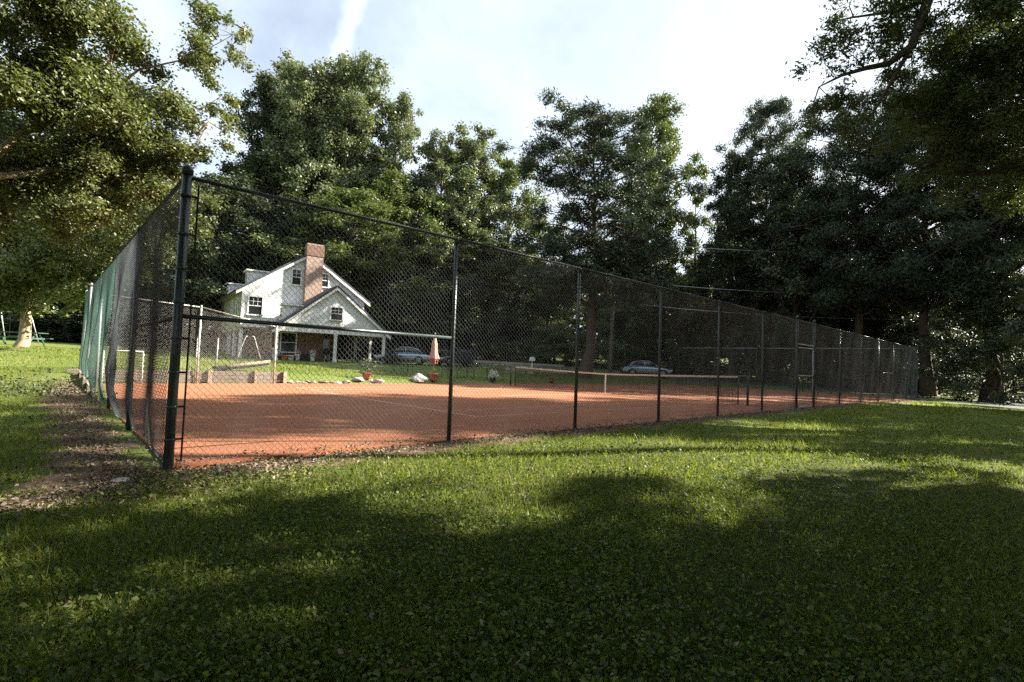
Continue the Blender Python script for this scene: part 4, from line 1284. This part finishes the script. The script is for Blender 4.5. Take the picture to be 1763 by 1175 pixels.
def proto(key):
    if key in _proto: return _proto[key]
    kind = key[:-1]; s = int(key[-1])
    if kind == 'poplar':   # tall, many-headed
        r = gen_tree(100 + s, 30, 5.6, .16, 'tall', 68000, .285, .60, .42, .80, 58, .225, .30)
    elif kind == 'round':
        r = gen_tree(200 + s, 22, 6.4, .20, 'round', 52000, .28, .60, .36, .70, 42, .22, .40)
    elif kind == 'sparse':
        r = gen_tree(300 + s, 22, 4.2, .24, 'tall', 15000, .27, .60, .25, .7, 17, .22, .4)
    elif kind == 'pine':
        r = gen_tree(430 + s, 24, 6.6, .30, 'dome', 76000, .33, .27, .42, .40, 54, .195, .30)
    elif kind == 'shrub':
        r = gen_tree(500 + s, 7, 3.8, .05, 'round', 18000, .20, .6, .12, .75, 16, .30, .45)
    elif kind == 'cone':
        r = gen_tree(600 + s, 16, 5.2, .04, 'cone', 38000, .27, .32, .32, .45, 40, .20, .5)
    _proto[key] = r
    return r
BARK = dict(poplar='bark', round='bark', sparse='bark', pine='bark_pine', shrub='bark', cone='bark')
def put(key, px, Y, top, label, leaf, width=None, rz=0.0, name=None, group='trees behind the court', cat='tree'):
    """a tree standing at photo column px, distance Y, whose top reaches photo row top"""
    base = G(px, Y)
    zt = P(px, top, Y)[2]
    kind = key[:-1]
    H0 = dict(poplar=30, round=22, sparse=22, pine=24, shrub=7, cone=16)[kind]
    R0 = dict(poplar=5.6, round=6.4, sparse=4.2, pine=6.6, shrub=3.8, cone=5.2)[kind]
    sz = (zt - base[2]) / H0
    sx = sz if width is None else (width * Y / FPX / 2) / (R0 * .86)
    t, l = proto(key)
    return tree(name or {'pine': 'pine_tree', 'shrub': 'shrub', 'cone': 'evergreen_tree'}.get(kind, 'broadleaf_tree'),
                base, label, t, l, BARK[kind], leaf, rz, (sx, sx, sz), cat, group)
# left of centre, behind the house
put('poplar0', 425, 60, 125, 'tall tree at the left edge of the big clump behind the house', 'leaf_dark', 150, .3)
put('poplar1', 515, 58, 97, 'tall pale green tree directly behind the chimney', 'leaf_poplar', 160, 1.2)
put('poplar2', 598, 60, 94, 'tallest pale green tree right of the chimney', 'leaf_poplar', 165, 2.0)
put('poplar0', 660, 62, 168, 'pale green tree forming the right shoulder of the big clump', 'leaf_poplar', 130, 4.1)
put('poplar2', 468, 64, 108, 'tall grey green tree filling the clump left of the chimney', 'leaf_poplar', 170, 5.2)
put('poplar1', 560, 66, 118, 'tall tree filling the clump right behind the chimney', 'leaf_poplar', 170, .2)
put('round1', 455, 56, 270, 'dark lower tree between the corner post and the chimney', 'leaf_dark', 220, 4.4)
put('round2', 668, 58, 300, 'lower tree under the right shoulder of the big clump', 'leaf_mid', 190, 3.1)
put('poplar0', 765, 66, 250, 'dim tree filling the gap left of the pointed crown', 'leaf_mid', 150, 2.2)
put('round0', 350, 50, 300, 'dark rounded tree behind the corner post of the fence', 'leaf_dark', 190, .6)
put('round1', 600, 53, 330, 'mid green tree behind the right roof slope of the house', 'leaf_mid', 210, 2.6)
put('sparse0', 738, 60, 222, 'thin see through tree between the big clump and the pine', 'leaf_poplar', 90, .5)
put('poplar1', 800, 63, 222, 'mid height tree left of the pine with a pointed crown', 'leaf_poplar', 140, 3.7)
put('round2', 868, 66, 268, 'rounded tree just left of the big pine', 'leaf_mid', 150, 1.0)
put('round0', 720, 56, 400, 'dark tree above the parked cars', 'leaf_dark', 190, 3.4)
put('round1', 840, 60, 420, 'dark tree beyond the black cars', 'leaf_dark', 200, 5.0)
put('sparse1', 942, 64, 380, 'light yellow green young tree left of the pine trunk', 'leaf_mid', 120, .2)
# the big pine and what stands behind it
put('pine0', 1004, 41, 182, 'big flat topped pine standing beyond the middle of the court', 'needle', 245, .8)
put('poplar2', 1125, 56, 165, 'bright green broadleaf tree right behind the big pine', 'leaf_mid', 150, .9)
put('sparse0', 1188, 58, 262, 'slender forked tree in the gap right of the big pine', 'leaf_mid', 90, 2.4)
put('round2', 1085, 62, 420, 'yellow green tree low between the pine and the utility pole', 'leaf_mid', 160, 4.0)
put('round0', 1195, 64, 440, 'low leafy tree under the gap right of the big pine', 'leaf_mid', 120, 1.7)
# right hand dark wood
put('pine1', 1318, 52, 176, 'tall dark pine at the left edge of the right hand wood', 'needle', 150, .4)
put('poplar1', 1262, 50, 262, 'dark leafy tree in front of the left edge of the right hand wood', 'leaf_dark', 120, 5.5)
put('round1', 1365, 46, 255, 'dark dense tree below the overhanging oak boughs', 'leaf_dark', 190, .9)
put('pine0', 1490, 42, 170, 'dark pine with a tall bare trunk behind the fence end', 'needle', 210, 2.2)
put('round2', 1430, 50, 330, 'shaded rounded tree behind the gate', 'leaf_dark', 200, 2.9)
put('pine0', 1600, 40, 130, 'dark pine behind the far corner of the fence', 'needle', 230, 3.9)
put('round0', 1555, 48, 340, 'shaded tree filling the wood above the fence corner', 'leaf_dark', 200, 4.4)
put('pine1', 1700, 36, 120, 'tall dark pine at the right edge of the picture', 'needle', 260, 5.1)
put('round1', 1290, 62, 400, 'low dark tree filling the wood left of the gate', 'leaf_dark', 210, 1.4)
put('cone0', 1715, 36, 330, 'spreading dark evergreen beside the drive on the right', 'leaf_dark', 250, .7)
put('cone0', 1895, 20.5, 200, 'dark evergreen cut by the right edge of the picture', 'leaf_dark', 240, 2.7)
# understorey
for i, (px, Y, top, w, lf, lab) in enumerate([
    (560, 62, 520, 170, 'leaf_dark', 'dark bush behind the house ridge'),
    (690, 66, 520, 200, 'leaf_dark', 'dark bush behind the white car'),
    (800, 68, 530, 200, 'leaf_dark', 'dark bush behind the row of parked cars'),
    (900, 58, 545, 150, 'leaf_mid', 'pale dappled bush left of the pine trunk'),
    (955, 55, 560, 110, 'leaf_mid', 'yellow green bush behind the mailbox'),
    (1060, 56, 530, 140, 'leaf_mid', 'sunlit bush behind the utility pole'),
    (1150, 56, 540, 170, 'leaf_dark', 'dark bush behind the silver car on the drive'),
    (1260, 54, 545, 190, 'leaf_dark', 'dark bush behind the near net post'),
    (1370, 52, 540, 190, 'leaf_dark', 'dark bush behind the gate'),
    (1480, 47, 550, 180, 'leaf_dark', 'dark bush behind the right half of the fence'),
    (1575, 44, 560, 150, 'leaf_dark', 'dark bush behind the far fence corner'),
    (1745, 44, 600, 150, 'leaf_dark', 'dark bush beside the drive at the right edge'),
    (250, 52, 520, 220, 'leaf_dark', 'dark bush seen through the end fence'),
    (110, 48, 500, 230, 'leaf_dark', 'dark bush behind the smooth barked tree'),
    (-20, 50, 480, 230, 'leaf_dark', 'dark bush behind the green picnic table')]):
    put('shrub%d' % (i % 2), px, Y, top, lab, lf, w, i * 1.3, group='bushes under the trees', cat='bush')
for px, Y, top, w, lab in ((60, 62, 180, 260, 'tall dark tree behind the left hand foliage'), (240, 60, 150, 240, 'tall dark tree behind the end fence'), (-120, 55, 120, 260, 'tall dark tree beyond the left edge')):
    put('poplar%d' % (abs(px) % 3), px, Y, top, lab, 'leaf_dark', w, px * .01)
# azalea by the right porch column
t_, l_ = proto('shrub1')
q = house_pt(WING + .2, -.9, 0)
tree('shrub', (q[0], q[1], g1(q[0], q[1])), 'small round bush at the right front corner of the porch', t_, l_, 'bark', 'leaf_dark', .4, (.25, .25, .17), 'bush', 'bushes under the trees')

# ---- big near trees, built from boughs
def bough_tree(name, base, label, boughs, lobes, n, L, aspect, bark, leaf, seed, squash=.7, trunk=None, up=.45, twig=.014):
    """boughs: list of (points, radii) in world space; lobes: (centre, radius) in world space"""
    rg = np.random.default_rng(seed)
    o = empty(name, base, 0, label, 'tree')
    b0 = np.array(base)
    lines = [(np.array(p) - b0, np.array(r)) for p, r in boughs]
    allp = np.concatenate([l[0] for l in lines])
    cs, rs = [], []
    for c, r in lobes:
        c = np.array(c) - b0
        k = max(4, int(10 * (r / 1.4)))
        a = allp[np.argmin(((allp - c) ** 2).sum(1))]
        mid = (a + c) / 2 + rg.normal(size=3) * r * .2
        lines.append((np.array([a, mid, c]), np.array([twig * 1.6, twig * 1.1, twig * .6])))
        for j in range(k):
            d = rg.normal(size=3); d /= np.linalg.norm(d)
            q = c + d * r * rg.uniform(.35, .95) * np.array([1, 1, .8])
            cs.append(q); rs.append(r * rg.uniform(.26, .48))
            lines.append((np.array([c, (c + q) / 2 + rg.normal(size=3) * r * .08, q + d * r * .15]), np.array([twig * .6, twig * .4, twig * .12])))
    lv = clump_leaves(np.array(cs), np.array(rs), n, rg, L, aspect, squash, up)
    t = tubes_mesh(lines, 7)
    x = link('trunk', t, M[bark], o); y = link('crown', lv, M[leaf], o)
    return o
# near tree outside the left edge whose boughs reach in
bx0 = np.array([-13.6, 10.2]); bz0 = g1(*bx0)
b0 = (bx0[0], bx0[1], bz0)
fork = np.array([-13.4, 10.4, 3.6])
boughs = [([(*bx0, bz0 - .3), (-13.55, 10.3, 1.6), fork], [.30, .24, .20]),
          ([fork, P(-60, 325, 11.2), P(0, 303, 11.5), P(60, 298, 11.9), P(95, 292, 12.2), P(160, 330, 13)], [.16, .11, .09, .075, .06, .03]),
          ([fork, P(-60, 330, 11.2), P(0, 262, 11.5), P(45, 225, 11.8), P(105, 205, 12.1), P(150, 185, 12.5), P(240, 120, 13.0), P(330, 100, 13.4), P(420, 50, 13.8)], [.16, .13, .10, .085, .065, .045, .028, .018, .006]),
          ([fork, P(-80, 150, 11.2), P(20, 40, 11.5), P(120, -20, 12)], [.15, .11, .08, .04]),
          ([P(150, 185, 12.5), P(270, 150, 13.2), P(330, 180, 13.6), P(360, 210, 13.8)], [.03, .02, .012, .005])]
lobes = [(P(x, y, d), r) for x, y, d, r in (
    (20, 40, 11, 1.7), (110, 60, 11.6, 1.6), (190, 110, 12.2, 1.35), (60, 150, 11.6, 1.5), (150, 190, 12.2, 1.4), (240, 210, 12.8, 1.4),
    (-40, 200, 11.2, 1.7), (30, 270, 12, 1.3), (110, 270, 12.6, 1.4), (210, 280, 13.2, 1.35), (290, 270, 13.6, 1.15), (340, 240, 13.9, .95),
    (180, 20, 12, 1.1), (250, 110, 12.9, .9), (310, 90, 13.4, .85), (360, 110, 13.6, .80), (400, 60, 13.8, .75), (345, 40, 13.7, .7), (420, 100, 13.9, .55), (375, 170, 13.9, .7),
    (60, 350, 12.5, 1.4), (150, 350, 13, 1.4), (-30, 340, 12, 1.5), (240, 340, 13.8, 1.1), (390, 215, 14, .55))]
bough_tree('broadleaf_tree', b0, 'near small leaved tree whose boughs reach in from the left edge', boughs, lobes, 100000, .094, .58, 'bark_smooth', 'leaf_myrtle', 31)
# smooth barked tree on the left lawn
q = G(33, 24.5)
tb = np.array([q[0], q[1], q[2] - .2]); tf = P(48, 500, 24.5)
boughs = [([tb, P(42, 585, 24.5), P(45, 550, 24.5), tf], [.36, .24, .21, .19]),
          ([tf, P(90, 440, 24), P(150, 400, 23.5), P(220, 370, 23)], [.15, .11, .08, .04]),
          ([tf, P(40, 430, 24.8), P(10, 360, 25)], [.15, .12, .06]),
          ([tf, P(80, 400, 25), P(120, 320, 25.5)], [.13, .10, .05]),
          ([tf, P(0, 470, 24), P(-60, 420, 23.5)], [.12, .08, .04])]
lobes = [(P(x, y, d), r) for x, y, d, r in (
    (0, 470, 23, 2.2), (80, 470, 23, 2.2), (160, 450, 22.6, 2.1), (230, 410, 22.4, 1.9), (275, 370, 22, 1.6), (310, 340, 21.5, 1.3), (120, 400, 24, 2.4), (20, 400, 24.5, 2.5), (200, 350, 23.5, 2.2),
    (110, 515, 22.6, 1.05), (50, 515, 23, 1.1), (170, 505, 22.4, 1.0), (205, 465, 22.2, 1.0), (-40, 430, 24, 2.4), (60, 340, 25, 2.4), (140, 330, 25, 2.4), (270, 310, 22.5, 1.4), (330, 380, 22, .9))]
bough_tree('broadleaf_tree', tuple(q), 'spreading tree with smooth tan trunk on the left lawn', boughs, lobes, 84000, .152, .6, 'bark_smooth', 'leaf_myrtle', 32)
# oak outside the right edge whose boughs overhang the top right
ob = np.array([19.5, 14.0]); oz = g1(*ob)
of = np.array([19.0, 14.0, 8.0])
boughs = [([(*ob, oz - .4), (19.3, 14.0, 3.5), of, (18.6, 14.2, 13), (18.4, 14.2, 17)], [.55, .46, .36, .25, .12]),
          ([(18.6, 14.2, 13), P(1640, -60, 14.2), P(1598, 0, 14.2), P(1570, 80, 14.3), P(1530, 110, 14.4), P(1490, 118, 14.6), P(1450, 130, 14.8), P(1410, 150, 15)], [.22, .17, .14, .12, .09, .07, .045, .02]),
          ([P(1570, 80, 14.3), P(1530, 150, 14.5), P(1500, 200, 14.8), P(1480, 250, 15)], [.07, .05, .035, .012]),
          ([of, P(1800, 270, 14.5), P(1740, 287, 14.8), P(1700, 298, 15), P(1655, 300, 15.2), P(1600, 285, 15.6), P(1540, 300, 16)], [.18, .13, .10, .085, .06, .035, .015]),
          ([of, P(1850, 100, 14.4), P(1740, 60, 14.5), P(1680, 20, 14.8)], [.2, .14, .09, .04]),
          ([P(1598, 0, 14.2), P(1540, 20, 14.6), P(1470, 30, 15), P(1420, 40, 15.2)], [.07, .05, .03, .012])]
lobes = [(P(x, y, d), r) for x, y, d, r in (
    (1450, 20, 14.8, 1.05), (1530, 30, 14.5, 1.15), (1490, 90, 14.6, 1.05), (1420, 110, 15, .85), (1430, 170, 15.2, .8), (1490, 180, 14.8, 1.0), (1550, 160, 14.6, 1.0), (1470, 240, 15.2, .8), (1530, 240, 15, .9),
    (1600, 90, 14.4, 1.1), (1660, 60, 14.4, 1.3), (1720, 30, 14.2, 1.5), (1750, 120, 14.2, 1.5), (1690, 150, 14.4, 1.4), (1630, 180, 14.6, 1.2), (1710, 230, 14.6, 1.4), (1640, 250, 15, 1.1), (1760, 320, 14.8, 1.3), (1680, 320, 15.2, 1.0),
    (1590, -30, 14.3, 1.1), (1480, -40, 14.6, 1.0), (1830, 200, 14, 2.0), (1850, 40, 14, 2.2), (1800, -60, 14, 2.0), (1590, 300, 15.6, .8), (1395, 210, 15.4, .5), (1600, 30, 15, 1.3), (1670, 110, 15.4, 1.5), (1740, 190, 15.2, 1.6), (1580, 170, 15.4, 1.1), (1650, 190, 15.8, 1.3), (1740, 60, 15.4, 1.7), (1710, 300, 16, 1.3))] + [((20, 13.2, 6.2), 1.9), ((21.5, 15, 7), 2.0), ((19.2, 12.6, 8.2), 1.6), ((22, 13.5, 9), 2.0), ((20.5, 14.5, 11), 2.0)]
bough_tree('oak_tree', (ob[0], ob[1], oz), 'dark oak whose boughs overhang the upper right corner', boughs, lobes, 112000, .14, .34, 'bark', 'leaf_oak', 33)
# trees outside the frame: right ones shade the lawn, added ones behind block skylight
SHADE = [('round1', (23, 2.5), 21, 6.5, 1.5, 'second shade tree on the right behind the nearest one, outside the picture'),
         ('round2', (12.5, -.5), 12, 4.8, 2.2, 'low shade tree right of the camera, outside the picture'),
         ('poplar2', (27.5, 20.6), 25, 4.0, 1.9, 'tall shade tree right of the court beside the evergreen, outside the picture'),
         ('poplar1', (38, 24.5), 30, 5.0, .8, 'tall narrow shade tree beyond the drive, outside the picture'),
         ('round2', (13.2, 4.4), 9.5, 2.9, 4.0, 'low dense shade tree closest to the right foreground, outside the picture'),
         ('round2', (13, -8), 20, 8.0, 2.0, 'added unseen tree behind the camera to the right, blocking sky light'),
         ('round0', (-12, -5), 19, 8.0, 3.0, 'added unseen tree behind the camera to the left, blocking sky light')]
for k, (key, (x, y), H_, R_c, rz, lab) in enumerate(SHADE):
    t_, l_ = proto(key)
    H0, R0 = (30, 5.6) if key.startswith('poplar') else (22, 6.4)
    tree('broadleaf_tree', (x, y, g1(x, y)), lab, t_, l_, 'bark', 'leaf_dark', rz, (R_c / R0 / .86, R_c / R0 / .86, H_ / H0))
t_, l_ = gen_tree(910, 19, 8.8, .44, 'dome', 24000, .47, .62, .5, .6, 40, .24, .5)  # overhead canopy added out of view to dim skylight on the foreground
tree('broadleaf_tree', (0.8, -2.2, g1(.8, -2.2)), 'added unseen wide crowned tree over the camera, cutting the sky light', t_, l_, 'bark', 'leaf_dark')
t_, l_ = gen_tree(909, 22, 5.5, .36, 'dome', 30000, .47, .62, .42, .7, 40, .25, .5)
tree('broadleaf_tree', (17.0, 2.9, g1(17, 2.9)), 'first shade tree on the right, nearest the foreground lawn, outside the picture', t_, l_, 'bark', 'leaf_dark')
t_, l_ = gen_tree(911, 22, 3.3, .76, 'dome', 11000, .30, .6, .34, .7, 22, .26, .45)
tree('broadleaf_tree', (17.5, 11.6, g1(17.5, 11.6)), 'high crowned shade tree right of the lawn, outside the picture', t_, l_, 'bark', 'leaf_dark')
t_, l_ = gen_tree(912, 10.5, 3.3, .25, 'round', 5000, .26, .6, .2, .6, 22, .20, .45)
tree('broadleaf_tree', (19.5, 9.3, g1(19.5, 9.3)), 'low open crowned shade tree right of the lawn, outside the picture', t_, l_, 'bark', 'leaf_dark')
# far wood that closes the view
def far_wood():
    rg = np.random.default_rng(77)
    n = 60000
    bear = rg.uniform(-1.25, 1.25, n)
    k = np.floor((bear + 1.3) / .045).astype(int)
    hs = rg.uniform(12, 19, 100)[k]
    ds = rg.uniform(78, 100, 100)[k] + rg.normal(size=n) * 2
    ph = (((bear + 1.3) / .045) % 1) - .5
    top = hs * (1 - 1.1 * ph ** 2)
    x, y = np.sin(bear) * ds, np.cos(bear) * ds
    z = hz(x, y) + top * rg.random(n) ** .8
    p = np.c_[x, y, z]
    o = link('far_wood', kites(p, 1.15, .65, rg, .3), M['leaf_dark'])
    tag(o, 'far wall of dark woodland closing the view', 'wood', kind='stuff')
far_wood()

# ------------------------------------------------------------------ lawn cover
def lawn_points(n, r0, r1, pw, rg, half=1.15, excl=.55):
    u = rg.random(n)
    r = (r0 ** (1 - pw) + u * (r1 ** (1 - pw) - r0 ** (1 - pw))) ** (1 / (1 - pw))
    a = rg.uniform(-half, half, n)
    x, y = np.sin(a) * r, np.cos(a) * r
    t, o = to_court(x, y)
    wob = .22 * np.sin(x * 3.1 + y * 1.7) + .15 * np.sin(x * 7.3 - y * 5.1)
    inside = (t > -excl * 1.55 - wob * 1.3) & (t < LONG + .4) & (o > -excl - wob) & (o < WIDE + .8)
    keep = ~inside | ((rg.random(n) < .09) & ((o < -.1) | (t < -.1)))
    # leave drives bare
    for (ax, ay), (bx, by), w in (((32.5, 6), (29.9, 18), 2.2), ((29.9, 18), (29.0, 28), 2.2), ((29.0, 28), (28.8, 38), 2.2)):
        dx, dy = bx - ax, by - ay
        q = np.clip(((x - ax) * dx + (y - ay) * dy) / (dx * dx + dy * dy), 0, 1)
        keep &= np.hypot(x - ax - q * dx, y - ay - q * dy) > w
    return x[keep], y[keep], r[keep]
def patch(x, y, s, seed):
    return np.sin(x * s + seed) * np.sin(y * s * 1.1 + seed * 2) + .6 * np.sin(x * s * 2.3 - y * s * 1.9 + seed)
def clover():
    rg = np.random.default_rng(5)
    x, y, r = lawn_points(280000, 1.25, 17, 1.15, rg)
    pt = patch(x, y, 1.1, 2)
    k = rg.random(len(x)) < np.clip(.75 + .35 * pt, .2, 1) * np.clip(1.35 - r * .075, .25, 1)
    x, y, r = x[k], y[k], r[k]
    n = len(x)
    z = hz(x, y) + rg.random(n) ** 1.1 * (.075 + .035 * np.sin(x * 2.1 + y) * np.sin(y * 1.7 - x)) + .006
    p = np.c_[x, y, z]
    L = .022 * (1 + np.clip(r - 2.5, 0, 20) * .030)
    L = L * (.7 + .9 * rg.random(n) ** 2)
    me = kites(p, L, .80, rg, .16)
    o = link('clover', me, M['leaf_clover'])
    tag(o, 'low broad leaved ground cover over the shaded lawn', 'ground cover', kind='stuff')
def grass():
    rg = np.random.default_rng(6)
    x, y, r = lawn_points(300000, 1.3, 34, 1.0001, rg)
    n = len(x)
    h = (.035 + .05 * rg.random(n) ** 2) * (1 + np.clip(r - 3, 0, 30) * .022) * (1 + .35 * patch(x, y, .9, 1))
    h = h * np.where(rg.random(n) < .03, 1.9, 1.0)
    h = np.clip(h, .02, .22)
    a = rg.random(n) * 6.283
    w = .0022 * (1 + np.clip(r - 2, 0, 30) * .30)
    lean = rg.normal(size=(n, 2)) * (h * .55)[:, None]
    z = hz(x, y) - .004
    A = np.c_[x - np.cos(a) * w, y - np.sin(a) * w, z]
    Bp = np.c_[x + np.cos(a) * w, y + np.sin(a) * w, z]
    C = np.c_[x + lean[:, 0], y + lean[:, 1], z + h]
    V = np.stack([A, Bp, C], 1).reshape(-1, 3)
    o = link('grass', np_mesh('grass', V, np.arange(3 * n).reshape(-1, 3)), M['leaf_grass'])
    tag(o, 'short mown grass of the lawn', 'grass', kind='stuff')
def litter():
    rg = np.random.default_rng(8)
    def strip(n, t0, t1, oc, ow, along=True):
        t = t0 + (t1 - t0) * rg.random(n) ** (1.6 if along else 1.2)
        o = oc + rg.normal(size=n) * ow
        return (t, o) if along else (o, t)
    parts = [strip(9000, -.6, LONG, -.18, .20), strip(4200, -.8, 14, -.48, .24, False), strip(260, 0.3, 20, .25, .12), strip(1800, -1.5, 1.2, -.7, .30)]
    t = np.concatenate([a for a, b in parts]); oo = np.concatenate([b for a, b in parts])
    x, y = cw(t, oo)
    fx, fy, fr = lawn_points(900, 1.8, 22, 1.0001, rg)
    x = np.r_[x, fx]; y = np.r_[y, fy]; t = np.r_[t, fx * 0 - 9]; oo = np.r_[oo, fx * 0 - 9]
    z = np.where(t < -8, .045, 0) + np.where((t > .05) & (oo > .05), .006, hz(x, y)) + .012 + rg.random(len(x)) * .018
    me = kites(np.c_[x, y, z], np.where(t < -8, .034, .045), .5, rg, .55)
    o = link('leaf_litter', me, M['leaf_litter'])
    tag(o, 'dry brown leaf litter along the foot of the fences', 'leaf litter', kind='stuff')
clover(); grass(); litter()
# taller weeds
def weed(px, py, label, s=1.0, n=60, seed=1, leaf='leaf_clover', L=.10):
    q = on_ground(px, py)
    rg = np.random.default_rng(seed)
    o = empty('weed', q, 0, label, 'weed')
    p = rg.normal(size=(n, 3)) * np.array([.22, .22, .08]) * s; p[:, 2] = np.abs(p[:, 2]) + .04
    tag(link('leaf_cluster', kites(p, L * s, .6, rg, .3), M[leaf], o), kind='stuff')
    st = B()
    for i in range(6):
        st.tube([(0, 0, 0), tuple(rg.normal(size=3) * np.array([.1, .1, .0]) + np.array([0, 0, .16 * s]))], .003, 4)
    st.build('stem', M['leaf_grass'], o)
weed(45, 682, 'dark leafy weed patch on the left lawn in front of the sunlit grass', 2.6, 700, 3, 'leaf_dark', .026)
weed(1275, 925, 'loose grassy tuft on the bare patch of the right foreground', 1.0, 40, 4, L=.045)
weed(1085, 1015, 'small upright weed in the middle of the foreground', .8, 30, 5, L=.05)
